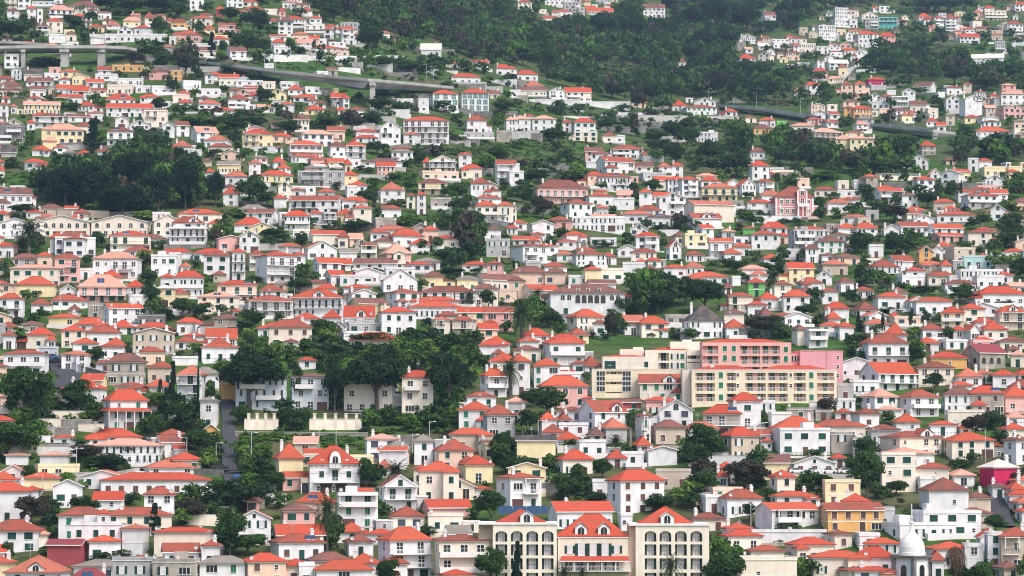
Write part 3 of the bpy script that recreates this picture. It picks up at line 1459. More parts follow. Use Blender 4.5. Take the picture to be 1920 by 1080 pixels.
t 200 900 120 200 r
t 1130 620 90 120 g
t 1030 480 130 120 r
t 80 600 60 250 b
t 620 640 70 130 r
t 1400 470 100 150 r
T 0 0
20 280 -40 -20 80 yfx B
160 280 x -20 80 wfx
300 520 x 20 60 bfx B
500 580 x -20 40 wfx
640 920 5 60 130 chd
420 680 45 90 160 whl B
60 180 75 100 190 whr
230 340 50 80 180 whr
330 400 x 90 210 wfx
410 590 165 195 310 chr
340 470 220 250 330 chd B
640 820 130 155 190 whr
600 720 285 320 380 chd
430 610 x 325 400 wfx N
0 110 365 385 400 whr
810 980 230 250 300 yhr
930 1060 165 190 230 chr
980 1130 205 240 270 whr
1080 1250 240 280 320 wgr
1130 1320 155 195 250 yhl
1310 1460 110 165 250 chr
1250 1420 235 260 320 whr
1540 1640 170 190 250 ahr
790 860 185 210 250 whd
980 1560 x 325 390 wfx
820 980 320 345 410 wsx N
20 170 490 510 630 wfr
100 210 630 660 740 wgr
200 400 640 690 750 csk N
-60 130 710 740 780 whr
-60 200 755 800 860 thd
-40 210 810 840 900 ahd
240 490 735 770 800 wsd
380 560 x 690 750 wfx
540 660 720 745 800 whr
510 690 795 830 890 wsr
690 840 785 850 930 wsr
470 770 885 910 980 wsr
890 1040 620 655 700 wsr
1035 1340 x 615 670 ofx
880 1100 x 700 760 wfx
1090 1340 x 740 800 wfx
840 1000 830 850 890 csr
1000 1250 x 800 880 cfx
1250 1420 x 810 870 wfx
1400 1580 640 665 740 phd
1380 1640 x 810 880 wfx
960 1270 875 930 980 whr
970 1420 970 1010 1090 wsr
720 890 955 990 1040 whr
1320 1560 1020 1045 1110 csd
180 560 950 980 1060 ysl
-20 80 960 980 1090 whr
80 160 975 1000 1060 whr
240 390 905 930 960 whr
800 970 1040 1060 1100 whr
270 470 1055 1080 1120 whr
1300 1500 880 910 960 whr
0 100 900 930 960 whr
1380 1600 930 960 1000 wfr
t 100 390 210 420 r
t 350 390 120 160 r
t 680 280 150 230 r
t 760 380 140 160 r
t 890 330 70 120 r
t 870 220 120 150 r
t 760 130 80 160 r
t 1490 380 220 160 r
t 1360 480 120 200 r
t 1460 560 120 250 r
t 1260 620 140 200 d
t 310 320 160 70 d
t 30 170 140 80 r
t 440 620 80 380 r
t 560 1000 110 340 g
t 500 960 90 200 r
t 1500 1060 150 170 r
t 90 940 80 160 r
t 210 920 60 100 r
t 980 1000 60 110 r
t 700 1040 70 220 r
t 850 970 80 110 r
t 340 860 60 120 p
t 1330 300 60 100 r
t 1000 100 130 300 r
t 1200 140 160 350 r
t 1450 130 150 300 r
t 1560 120 150 200 r
t 1100 180 90 200 r
t 1550 640 160 200 r
T 320 0
165 310 x -40 90 wfx
0 150 175 205 270 ohr
180 400 145 170 240 chr
265 400 120 140 180 whr
295 420 240 265 310 ohr
430 610 215 235 310 psr
20 290 285 320 390 phr
350 550 335 365 420 whr
410 510 50 90 150 rhr
560 700 90 110 140 whr
660 880 60 90 120 ohr
870 1000 60 90 130 cfx
990 1080 70 100 150 phr
1200 1330 65 100 150 whr
1290 1420 150 170 220 whr
1000 1280 145 180 260 whr B
990 1150 175 200 330 whk
920 1000 170 195 240 whr
1150 1270 215 240 270 whd
1250 1440 x 240 310 cfx B
1430 1530 250 275 360 whr
1540 1640 245 270 350 whr B
1350 1460 350 370 420 wfx
1160 1330 370 400 440 wsl
1470 1640 x 400 440 wfx
930 1080 365 400 450 whr
930 1130 x 440 500 wfx A
510 710 440 475 550 wsd
230 430 440 470 540 csd
200 400 x 415 460 wfx N
-20 50 x 350 415 wfx
1260 1640 430 450 480 whr
0 100 x 665 760 ofx
300 410 680 700 780 whn
430 640 695 725 800 csr B
490 600 x 750 800 ofx
640 720 690 730 770 bfr
600 860 x 760 810 wfx
840 980 750 770 830 cfx
1010 1200 x 770 830 wfx
1080 1240 790 840 890 whr
1240 1400 x 820 880 wfx
1400 1570 x 835 880 yfx N
900 1090 835 870 930 ygl
1140 1380 885 915 950 whr
240 460 x 840 900 wfx
80 280 x 760 830 wfx
510 750 885 930 1010 whr B
730 820 865 900 940 whr
240 470 935 975 1030 whr
50 200 935 970 1000 chr
0 150 x 890 960 cfx
370 600 1005 1030 1070 ahr
670 800 x 990 1030 wfx
790 990 980 1000 1050 wsl
1020 1160 955 980 1040 whr
1240 1440 985 1030 1070 yhr
1340 1460 950 985 1010 whd
1490 1640 875 910 990 gsr
1530 1640 1005 1040 1070 ahr
250 370 910 940 960 whd
1280 1380 920 950 980 whr
t 140 750 330 290 d
t 80 190 150 180 r
t 250 320 120 170 r
t 385 540 240 100 c
t 485 530 170 70 c
t 165 420 80 60 c
t 780 320 250 280 R
t 560 200 130 200 r
t 950 320 120 150 r
t 720 500 180 250 r
t 860 530 150 200 r
t 540 380 90 110 r
t 650 420 110 150 r
t 1120 460 100 110 r
t 1340 490 100 50 c
t 1390 490 80 40 c
t 1430 490 90 40 c
t 1370 80 140 250 r
t 1530 220 180 250 r
t 350 120 100 140 r
t 560 680 90 200 r
t 780 750 80 130 r
t 890 960 130 200 r
t 980 1060 80 230 r
t 1190 1030 80 120 r
t 1490 1050 130 110 p
t 100 1070 100 200 r
t 450 1080 70 180 d
t 700 1080 60 200 r
t 1200 150 80 150 r
t 1450 200 110 150 r
t 320 1080 60 160 r
t 850 1080 80 180 r
T 640 0
-20 130 240 275 410 whr B
360 460 285 310 370 whr
740 940 400 460 520 wsw N
950 1100 555 590 630 chr
1240 1390 565 585 640 wsr
1160 1250 565 580 610 whr
1430 1600 600 640 700 whr
1000 1310 685 720 780 whr
810 1100 840 875 1030 whr Z
1100 1390 830 870 1030 whr Z
1380 1490 850 880 920 csd
710 820 x 930 1050 wfx
-20 80 885 920 1010 whr
60 220 1000 1030 1090 whr
1570 1640 x 850 910 wfx
460 510 355 375 400 ohr
t 260 520 300 280 r
t 580 470 160 150 g
t 860 600 100 150 r
t 430 480 130 170 r
t 480 300 120 200 d
t 240 650 110 170 r
t 400 660 120 250 r
t 620 700 130 250 r
t 760 700 120 200 r
t 880 680 100 160 r
t 560 640 90 150 r
t 1000 650 130 150 r
t 1150 670 110 180 r
t 1320 680 100 180 r
t 1090 350 290 180 d
t 980 480 120 130 r
t 1100 500 110 180 r
t 1250 560 130 170 d
t 1450 580 140 200 r
t 1560 520 150 180 r
t 700 400 120 180 r
t 950 1050 100 250 r
t 600 1070 130 180 r
t 350 1060 150 220 r
t 420 900 120 250 r
t 1520 1060 120 220 r
t 700 880 90 300 r
t 1000 800 50 120 b
T 960 0
380 570 85 105 150 whr
480 600 x 20 110 gfx
300 580 x -20 70 wfx
40 190 0 20 90 chr
250 430 150 170 190 ahr
680 960 70 105 160 csr
1220 1440 40 75 160 wsd
20 250 655 695 750 whr
90 300 755 800 840 whr
60 330 815 845 900 csd
320 500 820 850 920 wgl
480 750 820 860 950 csr B
160 640 x 940 985 wfx N
630 1110 x 960 1010 wfx N
1110 1270 930 960 1000 ahr
-60 50 620 645 690 whr
50 150 880 900 950 sfx N
1480 1640 930 990 1040 whr
1560 1640 540 580 620 chd
-20 80 x 850 920 wfx
t 860 390 310 290 R
t 1130 420 330 260 R
t 700 380 150 200 r
t 820 640 160 230 r
t 640 720 130 200 r
t 600 830 150 200 r
t 200 500 180 260 r
t 100 620 200 260 r
t 350 730 350 170 r
t 460 640 150 180 r
t 1280 620 120 130 r
t 1430 560 190 220 r
t 1190 600 80 130 r
t 980 800 70 70 b
t 940 920 110 300 r
t 1300 950 180 250 r
t 1180 1060 250 170 d
t 1500 950 200 220 r
t 1450 800 170 220 r
t 1300 780 150 220 r
t 650 1070 100 200 r
t 400 1070 70 250 r
t 460 1010 60 100 r
t 1020 1060 80 180 r
t 1420 1040 120 200 r
t 280 440 140 240 r
t 480 250 110 200 d
t 110 190 130 180 r
t 1450 360 170 220 r
t 1330 440 130 200 r
t 1550 320 200 180 r
t 250 80 120 160 r
t 1050 220 200 250 r
t 1500 130 150 220 r
t 720 900 100 100 r
t 60 1010 80 120 r
T 1280 0
745 880 105 140 210 wsd
520 690 320 350 400 wgw
510 600 x 400 475 sfx N
500 695 505 545 600 whr B
710 870 480 505 600 cgr R
880 960 480 500 550 chd
840 1000 370 400 450 wfd
820 1000 350 370 400 wfx
1000 1170 345 360 400 whr
1020 1100 400 430 490 whr
1080 1250 x 410 490 cfx
1250 1370 x 440 500 wfx
1255 1440 x 240 370 wfx
1370 1440 260 290 370 whr
1420 1555 x 75 200 wfx
1395 1560 x 180 250 wfx
1560 1640 x 180 260 wfx
1210 1370 635 665 750 phr B
1360 1560 560 590 650 wsw
1450 1550 595 630 700 yhr
1130 1310 765 800 880 whr
1040 1140 820 855 890 whr
1480 1600 760 795 890 ahr
100 320 915 950 990 wgw
0 330 980 1005 1070 whr
370 520 1015 1045 1080 whr
1230 1350 1030 1060 1110 wgw
1350 1480 1045 1070 1110 wsr
1370 1500 470 495 530 wfr
1480 1640 445 470 510 whr
1570 1640 500 520 570 whr
1510 1600 990 1010 1090 ohr
30 100 x 925 960 wfx
690 820 405 430 460 wsw N
t 300 250 300 300 R
t 600 300 280 280 R
t 100 300 250 280 R
t 200 520 250 280 R
t 420 480 250 250 R
t 350 700 220 280 R
t 600 750 200 280 R
t 150 750 200 280 R
t 80 600 180 220 r
t 550 950 240 280 R
t 780 950 220 280 R
t 330 900 250 250 d
t 150 900 170 250 r
t 720 800 210 260 r
t 830 660 110 130 r
t 930 860 200 220 r
t 1000 560 90 90 r
t 1020 280 160 200 r
t 820 300 120 220 r
t 1100 180 230 200 R
t 950 200 200 180 R
t 1250 140 180 200 R
t 700 130 150 200 r
t 450 200 200 200 R
t 1060 720 120 160 r
t 1170 600 110 150 r
t 1100 950 130 180 r
t 1300 900 120 200 r
t 1350 980 140 180 r
t 1280 760 100 150 r
t 950 480 70 90 r
t 600 440 60 90 r
t 1400 80 100 200 r
t 1530 70 90 200 r
t 1060 1060 150 150 r
t 1560 960 100 160 r
t 1450 620 80 100 r
t 780 500 80 130 r
T 1600 0
50 240 105 145 200 cgl
110 240 x 180 270 gfx B
245 430 135 165 270 qfx B
590 740 120 160 220 whr B
640 770 145 185 240 whr
740 860 150 165 250 whr B
860 970 115 170 290 whr B
1220 1330 50 75 150 whr
1220 1430 x 110 190 yfx B
1120 1220 85 115 180 ahr
1500 1640 15 40 100 whr
1430 1600 195 225 320 whr B
1040 1140 255 275 310 whr
1150 1300 250 275 310 csd N
990 1190 315 345 400 wsr
1115 1440 505 540 580 wsw
1130 1220 x 570 610 wfx
110 240 320 350 420 wgr
20 240 285 320 440 whr
240 400 300 340 400 phr
-20 120 470 510 560 wgr
0 60 540 570 620 whr
0 120 755 790 870 ahr
120 300 720 745 800 mhr B
130 310 x 800 840 gfx N
570 800 770 805 860 wsd R
860 1010 890 930 1060 wgw
1010 1220 890 920 1080 wgw N
360 520 x 910 1000 wfx B
530 690 950 980 1040 csd
680 800 x 1020 1080 cfx
1360 1640 850 880 980 whl
1360 1640 980 1010 1100 pgk
-20 190 990 1020 1100 ohr
0 160 870 890 920 ahr
310 400 x 850 890 wfx N
1330 1430 x 390 460 gfx
1100 1210 x 200 260 cfx N
t 250 480 120 200 r
t 330 560 150 250 R
t 500 600 180 260 R
t 200 640 160 260 R
t 350 700 150 260 R
t 620 500 130 230 r
t 720 280 90 120 r
t 560 330 110 200 r
t 830 350 100 180 r
t 1080 240 130 150 r
t 900 120 150 260 R
t 700 120 150 260 R
t 1060 100 130 180 R
t 500 120 130 180 r
t 950 800 170 230 R
t 780 740 120 150 r
t 1150 750 150 220 R
t 1350 780 170 250 R
t 1250 850 130 250 r
t 1500 760 170 250 r
t 460 820 110 180 r
t 620 720 120 200 r
t 1420 680 100 180 r
t 1230 380 100 130 r
t 1320 340 90 120 r
t 1480 340 60 130 r
t 1540 420 70 120 r
t 350 1020 110 110 p
t 100 980 100 180 r
t 770 1000 90 180 r
t 630 900 90 170 r
t 80 650 110 180 r
t 520 780 90 120 d
t 1550 620 130 150 g
t 1100 660 100 130 r
t 1050 480 80 200 g
t 980 1060 60 60 r
t 380 250 90 110 r
t 1580 880 130 130 r
"""

# ------------------------------------------------------------------ windows: shared meshes, front towards -y, centre at the origin
def win_mb(kind, hd=True):
    b = MB()
    def frame(w, h, t=0.09, m='trim'):
        t = min(t, 0.09)
        b.box(-w / 2 - t, w / 2 + t, -0.07, 0.02, h / 2, h / 2 + t, m)
        b.box(-w / 2 - t, w / 2 + t, -0.12, 0.02, -h / 2 - t, -h / 2, m)
        if hd:
            b.box(-w / 2 - t, -w / 2, -0.07, 0.02, -h / 2, h / 2, m)
            b.box(w / 2, w / 2 + t, -0.07, 0.02, -h / 2, h / 2, m)
    def leaf(x0, x1, h, m, y=-0.06):
        b.box(x0, x1, y, 0.01, -h / 2, h / 2, m)
        if hd:
            for i in range(2):
                z = -h / 2 + h * (i + 0.08) / 2
                b.box(x0 + 0.07, x1 - 0.07, y - 0.02, y, z, z + h * 0.40, m)
    def glass(w, h, g='glass', nx=1, nz=1, m='trim'):
        b.box(-w / 2, w / 2, -0.02, 0.01, -h / 2, h / 2, g)
        for i in range(1, nx + 1):
            x = -w / 2 + w * i / (nx + 1)
            b.box(x - 0.04, x + 0.04, -0.05, -0.02, -h / 2, h / 2, m)
        if hd:
            for i in range(1, nz + 1):
                z = -h / 2 + h * i / (nz + 1)
                b.box(-w / 2, w / 2, -0.045, -0.02, z - 0.03, z + 0.03, m)
    if kind == 'shut':
        frame(0.95, 1.35); leaf(-0.47, -0.02, 1.35, 'shutter'); leaf(0.02, 0.47, 1.35, 'shutter'); b.box(-0.02, 0.02, -0.03, 0.01, -0.67, 0.67, 'glass')
    elif kind == 'bright':
        frame(0.95, 1.35); leaf(-0.47, -0.02, 1.35, 'shutter_bright'); leaf(0.02, 0.47, 1.35, 'shutter_bright')
    elif kind == 'brown':
        frame(1.0, 1.35); leaf(-0.5, -0.02, 1.35, 'wood_brown'); leaf(0.02, 0.5, 1.35, 'wood_brown')
    elif kind == 'open':
        frame(0.85, 1.4, 0.06); glass(0.85, 1.4, 'curtain', 1, 2); leaf(-0.95, -0.5, 1.42, 'shutter'); leaf(0.5, 0.95, 1.42, 'shutter')
    elif kind == 'glass':
        frame(1.05, 1.3, 0.1); glass(1.05, 1.3, 'glass', 1, 1)
    elif kind == 'wide':
        frame(1.9, 1.25, 0.1); glass(1.9, 1.25, 'glass', 2, 0)
    elif kind == 'blind':
        frame(1.5, 1.4, 0.09); b.box(-0.75, 0.75, -0.04, 0.01, -0.7, 0.7, 'slate_blind')
    elif kind == 'roller':
        frame(1.6, 1.3, 0.09); b.box(-0.8, 0.8, -0.04, 0.01, -0.65, 0.65, 'shutter')
    elif kind == 'french':
        frame(1.2, 2.1, 0.08); glass(1.2, 2.1, 'glass', 1, 2)
    elif kind == 'frenchgreen':
        frame(1.2, 2.1, 0.08); leaf(-0.6, -0.02, 2.1, 'shutter'); leaf(0.02, 0.6, 2.1, 'shutter')
    elif kind == 'frenchopen':
        frame(1.1, 2.2, 0.06); glass(1.1, 2.2, 'curtain', 1, 2); leaf(-1.15, -0.62, 2.2, 'shutter'); leaf(0.62, 1.15, 2.2, 'shutter')
    elif kind == 'teal':
        frame(1.9, 2.2, 0.08); glass(1.9, 2.2, 'glass_teal', 2, 1)
    elif kind == 'small':
        frame(0.6, 0.75, 0.09); glass(0.6, 0.75, 'glass', 0, 1)
    elif kind == 'arch' or kind == 'archbig' or kind == 'archstone':
        w, h = (1.1, 1.5) if kind != 'archbig' else (1.35, 2.3)
        t = 0.14
        def out(w, h, dz=0.0):
            p = [(-w / 2, -h / 2 - dz), (w / 2, -h / 2 - dz)]
            for i in range(9):
                a = math.pi * i / 8
                p.append((w / 2 * math.cos(a), h / 2 - w / 2 + w / 2 * math.sin(a)))
            return p
        b.prism(out(w + 2 * t, h + 2 * t), -0.05, 0.01, 'trim' if kind != 'archstone' else 'wall_s')
        b.prism(out(w, h), -0.07, -0.04, 'glass')
        if kind == 'arch':
            b.box(-0.03, 0.03, -0.09, -0.07, -h / 2, h / 2 - 0.1, 'trim')
    elif kind == 'door':
        frame(1.0, 2.1, 0.1); b.box(-0.5, 0.5, -0.05, 0.01, -1.05, 1.05, 'shutter')
        if hd:
            b.box(-0.4, -0.05, -0.08, -0.05, -0.9, 0.9, 'shutter'); b.box(0.05, 0.4, -0.08, -0.05, -0.9, 0.9, 'shutter'); b.box(0.38, 0.46, -0.11, -0.08, -0.1, 0.02, 'pole')
    elif kind == 'doorbrown':
        frame(1.1, 2.1, 0.1); b.box(-0.55, 0.55, -0.05, 0.01, -1.05, 1.05, 'wood_brown')
        if hd:
            b.box(-0.45, -0.05, -0.08, -0.05, -0.9, 0.9, 'wood_brown'); b.box(0.05, 0.45, -0.08, -0.05, -0.9, 0.9, 'wood_brown')
    elif kind == 'garage':
        frame(2.4, 2.0, 0.1); b.box(-1.2, 1.2, -0.03, 0.01, -1.0, 1.0, 'wood_brown')
        if hd:
            for i in range(4):
                b.box(-1.15, 1.15, -0.05, -0.03, -0.95 + i * 0.5, -0.55 + i * 0.5, 'wood_brown')
    b.v = [(x * 1.14, y, z * 1.12) for x, y, z in b.v]
    return b
WKINDS = ['shut', 'bright', 'brown', 'open', 'glass', 'wide', 'blind', 'roller', 'french', 'frenchgreen', 'frenchopen', 'teal', 'small', 'arch', 'archbig', 'archstone', 'door', 'doorbrown', 'garage']
WMB = {(k, hd): win_mb(k, hd) for k in WKINDS for hd in (True, False)}
WMESH = {}
def wmesh(k):
    if k not in WMESH:
        WMESH[k] = WMB[(k, True)].mesh('window_' + k)
    return WMESH[k]
WNAME = {'door': 'door', 'doorbrown': 'door', 'garage': 'garage_door'}

class Build:
    """a thing in local metres: x along the facade, y away from the viewer, z up; parts and window copies"""
    def __init__(s):
        s.parts, s.wins = [], []
    def part(s, name):
        m = MB()
        s.parts.append((name, m))
        return m
    def win(s, kind, x, y, z, rz=0.0):
        s.wins.append((kind, x, y, z, rz))

def hip_roof(m, x0, x1, y0, y1, z, rh, k, o=0.5, soffit='trim'):
    x0, x1, y0, y1 = x0 - o, x1 + o, y0 - o, y1 + o
    w, d = x1 - x0, y1 - y0
    t = 0.2
    m.box(x0, x1, y0, y1, z, z + t, k)
    m.box(x0 + 0.12, x1 - 0.12, y0 + 0.12, y1 - 0.12, z - 0.16, z, soffit)
    if w >= d:
        a, b = (x0 + d / 2, (y0 + y1) / 2), (x1 - d / 2, (y0 + y1) / 2)
    else:
        a, b = ((x0 + x1) / 2, y0 + w / 2), ((x0 + x1) / 2, y1 - w / 2)
    # gentle flare towards the eaves: a lower ring at 30% of the run
    f, g = 0.25, 0.215
    def ring(p, r):
        return (p[0] + (r[0] - p[0]) * f, p[1] + (r[1] - p[1]) * f)
    if w >= d:
        cs = [((x0, y0), a), ((x1, y0), b), ((x1, y1), b), ((x0, y1), a)]
    else:
        cs = [((x0, y0), a), ((x1, y0), a), ((x1, y1), b), ((x0, y1), b)]
    n = len(m.v)
    m.v += [(c[0], c[1], z + t) for c, r in cs]
    m.v += [(*ring(c, r), z + t + (rh - t) * g) for c, r in cs]
    m.v += [(a[0], a[1], z + rh), (b[0], b[1], z + rh)]
    F = [(n + i, n + (i + 1) % 4, n + 4 + (i + 1) % 4, n + 4 + i) for i in range(4)]
    A, B = n + 8, n + 9
    if w >= d:
        F += [(n + 4, n + 5, B, A), (n + 5, n + 6, B), (n + 6, n + 7, A, B), (n + 7, n + 4, A)]
    else:
        F += [(n + 4, n + 5, A), (n + 5, n + 6, B, A), (n + 6, n + 7, B), (n + 7, n + 4, A, B)]
    m.f += F
    m.m += [k] * len(F)
    # ridge tiles
    if abs(a[0] - b[0]) + abs(a[1] - b[1]) > 0.6:
        if w >= d:
            m.box(a[0], b[0], a[1] - 0.13, a[1] + 0.13, z + rh - 0.06, z + rh + 0.1, k)
        else:
            m.box(a[0] - 0.13, a[0] + 0.13, a[1], b[1], z + rh - 0.06, z + rh + 0.1, k)

def gable_roof(m, x0, x1, y0, y1, z, rh, k, along='x', o=0.45, trim='trim'):
    t = 0.2
    if along == 'x':
        pts = [(y0 - o, z - rh * o / ((y1 - y0) / 2)), ((y0 + y1) / 2, z + rh), (y1 + o, z - rh * o / ((y1 - y0) / 2))]
        a, b = x0 - o, x1 + o
        def V(u, q, h): return (u, q, h)
    else:
        pts = [(x0 - o, z - rh * o / ((x1 - x0) / 2)), ((x0 + x1) / 2, z + rh), (x1 + o, z - rh * o / ((x1 - x0) / 2))]
        a, b = y0 - o, y1 + o
        def V(u, q, h): return (q, u, h)
    for (q0, h0), (q1, h1) in ((pts[0], pts[1]), (pts[1], pts[2])):
        m.poly([V(a, q0, h0 + t), V(b, q0, h0 + t), V(b, q1, h1 + t), V(a, q1, h1 + t)], k)
        m.poly([V(a, q0, h0), V(b, q0, h0), V(b, q1, h1), V(a, q1, h1)], trim)
        for u in (a, b):
            m.poly([V(u, q0, h0), V(u, q1, h1), V(u, q1, h1 + t), V(u, q0, h0 + t)], trim)
    for q, h in (pts[0], pts[2]):
        m.poly([V(a, q, h), V(b, q, h), V(b, q, h + t), V(a, q, h + t)], trim)

def railing(m, x0, x1, y0, y1, z, style):
    """rail round a balcony slab: front and two sides"""
    if style == 'solid':
        m.box(x0, x1, y0, y0 + 0.12, z, z + 0.95, 'trim'); m.box(x0, x0 + 0.12, y0 + 0.12, y1, z, z + 0.95, 'trim'); m.box(x1 - 0.12, x1, y0 + 0.12, y1, z, z + 0.95, 'trim')
    else:
        k = 'rail_dark' if style == 'dark' else 'rail_white'
        m.box(x0, x1, y0, y0 + 0.07, z + 0.92, z + 1.0, k); m.box(x0, x0 + 0.07, y0 + 0.07, y1, z + 0.92, z + 1.0, k); m.box(x1 - 0.07, x1, y0 + 0.07, y1, z + 0.92, z + 1.0, k)
        n = max(2, int((x1 - x0) / 0.32))
        for i in range(n + 1):
            x = x0 + (x1 - x0 - 0.06) * i / n
            m.box(x, x + 0.06, y0 + 0.005, y0 + 0.065, z, z + 0.92, k, False)

def chimney(m, x, y, z, h, w='trim'):
    m.box(x - 0.35, x + 0.35, y - 0.35, y + 0.35, z - 1.6, z + h, w)
    m.box(x - 0.48, x + 0.48, y - 0.48, y + 0.48, z + h, z + h + 0.14, w)
    m.box(x - 0.28, x + 0.28, y - 0.28, y + 0.28, z + h + 0.14, z + h + 0.5, w)
    m.prism([(x - 0.4, z + h + 0.5), (x + 0.4, z + h + 0.5), (x, z + h + 0.8)], y - 0.4, y + 0.4, w)

REDS = ['roof_r', 'roof_r', 'roof_r', 'roof_v', 'roof_v', 'roof_v', 'roof_r', 'roof_q', 'roof_q', 'roof_q', 'roof_z', 'roof_f']
def make_house(R, w, d, h, rh, wall, rt, rc, opt, hd=True):
    B = Build()
    W = 'wall_' + wall
    k = R.choice(REDS) if rc == 'r' else 'roof_' + rc if rc != 'x' else 'roof_floor'
    x0, x1 = -w / 2, w / 2
    P = -5.0
    ws = B.part('walls')
    n = max(1, int(round(h / 2.85)))
    fh = h / n
    plinth = R.random() < 0.35
    ws.box(x0, x1, 0, d, P, h, W, False)
    if plinth:
        ws.box(x0 - 0.04, x1 + 0.04, -0.04, d + 0.04, P, 0.45, 'concrete' if R.random() < 0.5 else 'wall_t')
    if n > 1 and R.random() < 0.3:
        ws.box(x0 - 0.06, x1 + 0.06, -0.06, d + 0.06, fh * (n - 1) - 0.1, fh * (n - 1) + 0.08, 'trim')
    if rt == 'h':
        rf = B.part('roof')
        hip_roof(rf, x0, x1, 0, d, h, rh, k)
    elif rt == 's':
        rf = B.part('roof')
        gable_roof(rf, x0, x1, 0, d, h, rh, k, 'x')
        for x in (x0, x1):
            ws.poly([(x, 0, h), (x, d, h), (x, d / 2, h + rh)], W)
    elif rt == 'g':
        rf = B.part('roof')
        gable_roof(rf, x0, x1, 0, d, h, rh, k, 'y')
        for y in (0, d):
            ws.poly([(x0, y, h), (x1, y, h), (0, y, h + rh)], W)
        if rh > 1.6 and 'A' not in opt:
            B.win(R.choice(['small', 'shut', 'arch']), 0, 0, h + rh * 0.30)
    else:
        rf = B.part('roof')
        t = 0.28
        rf.box(x0 + t, x1 - t, t, d - t, h - 0.1, h + 0.02, 'roof_floor' if rc == 'x' else k)
        ws.box(x0 - 0.08, x1 + 0.08, -0.08, t, h + 0.003, h + 0.55, W); ws.box(x0 - 0.08, x1 + 0.08, d - t, d + 0.08, h + 0.003, h + 0.55, W)
        ws.box(x0 - 0.08, x0 + t, t, d - t, h + 0.003, h + 0.55, W); ws.box(x1 - t, x1 + 0.08, t, d - t, h + 0.003, h + 0.55, W)
        ws.box(x0 - 0.14, x1 + 0.14, -0.14, d + 0.14, h - 0.12, h, 'trim')
        if rc == 'r':
            hip_roof(rf, x0 + 0.8, x1 - 0.8, 0.9, d - 0.8, h + 0.1, max(0.9, rh), k, 0.1)
        elif hd and R.random() < 0.5 and 'N' not in opt and w > 7:
            hb = B.part('stair_head')
            sx = R.uniform(x0 + 1.5, x1 - 4)
            hb.box(sx, sx + 2.6, d * 0.55, d - 0.5, h + 0.03, h + 1.9, W)
        if hd and R.random() < 0.35 and w > 6:
            tk = B.part('water_tank')
            tx = R.uniform(x0 + 1, x1 - 1)
            tk.cyl(tx, d * 0.5, h + 0.02, h + 1.0, 0.45, 0.45, 'pole', 10)
    if 'T' in opt:
        tw = B.part('roof_tower')
        tx = x0 + 0.65 * w
        tw.box(tx - 1.2, tx + 1.2, 0.1, 2.6, h, h + 2.2, W)
        hip_roof(tw, tx - 1.2, tx + 1.2, 0.1, 2.6, h + 2.2, 1.1, 'roof_r', 0.3)
        B.win('small', tx, 0.1, h + 1.2)
    # chimney
    if ('C' in opt or R.random() < 0.4) and rt != 'f':
        c = B.part('chimney')
        cx, cy = R.choice([-1, 1]) * R.uniform(0.22, 0.36) * w, R.uniform(0.35, 0.7) * d
        chimney(c, cx, cy, h + rh * 0.35, rh * 0.5 + 0.6)
    if hd and rt in 'hs' and R.random() < 0.16 and rh > 1.5 and w > 8:
        sp = B.part('solar_panel')
        sx = R.uniform(-0.25, 0.2) * w
        run = d / 2 + 0.5
        for i in range(2):
            xa = sx + i * 1.15
            y0_, z0_, y1_, z1_ = 0.28 * run - 0.5, h + 0.28 * rh + 0.1, 0.62 * run - 0.5, h + 0.62 * rh + 0.22
            sp.poly([(xa, y0_, z0_ + 0.12), (xa + 1.0, y0_, z0_ + 0.12), (xa + 1.0, y1_, z1_ + 0.12), (xa, y1_, z1_ + 0.12)], 'solar')
            sp.poly([(xa, y0_, z0_ - 0.1), (xa + 1.0, y0_, z0_ - 0.1), (xa + 1.0, y0_, z0_ + 0.12), (xa, y0_, z0_ + 0.12)], 'pole')
    if hd and R.random() < 0.3:
        ds = B.part('satellite_dish')
        ax_, az_ = R.choice([-1, 1]) * (w / 2 - 0.6), h + (0.55 if rt == 'f' else 0.3)
        ds.cyl(ax_, -0.3, az_ - 0.6, az_ + 0.5, 0.04, 0.04, 'pole', 5)
        n0 = len(ds.v)
        ds.v += [(ax_, -0.42, az_ + 0.6)] + [(ax_ + 0.42 * math.cos(t * 0.785), -0.58 - 0.1 * math.sin(t * 0.785), az_ + 0.6 + 0.42 * math.sin(t * 0.785)) for t in range(8)]
        for t in range(8):
            ds.f.append((n0, n0 + 1 + t, n0 + 1 + (t + 1) % 8)); ds.m.append('rail_white')
    if hd and rt != 'f' and R.random() < 0.45:
        an_ = B.part('aerial')
        ax_, ay_ = R.uniform(-0.2, 0.2) * w, d * 0.5
        an_.cyl(ax_, ay_, h + rh * 0.6, h + rh + 2.2, 0.035, 0.03, 'pole', 4)
        for q_ in range(3):
            an_.box(ax_ - 0.6 + 0.1 * q_, ax_ + 0.6 - 0.1 * q_, ay_ - 0.02, ay_ + 0.02, h + rh + 1.5 + 0.25 * q_, h + rh + 1.54 + 0.25 * q_, 'pole')
    if 'G' in opt:
        dm = B.part('dormer')
        gx_ = R.uniform(-0.1, 0.2) * w
        gw = min(1.7, w * 0.16)
        dm.prism([(gx_ - gw, h - 0.1), (gx_ + gw, h - 0.1), (gx_ + gw, h + 1.0), (gx_, h + 2.1), (gx_ - gw, h + 1.0)], -0.12, d * 0.45, W if wall == 'w' else 'trim')
        g2 = gw + 0.25
        for sgn in (-1, 1):
            dm.poly([(gx_, -0.4, h + 2.3), (gx_ + sgn * g2, -0.4, h + 0.95), (gx_ + sgn * g2, d * 0.45, h + 0.95), (gx_, d * 0.45, h + 2.3)], k)
        B.win('arch', gx_, -0.12, h + 0.75)
    if 'N' in opt:
        if R.random() < 0.5:
            B.win('small', R.uniform(-0.3, 0.3) * w, 0, h * 0.55)
        return B
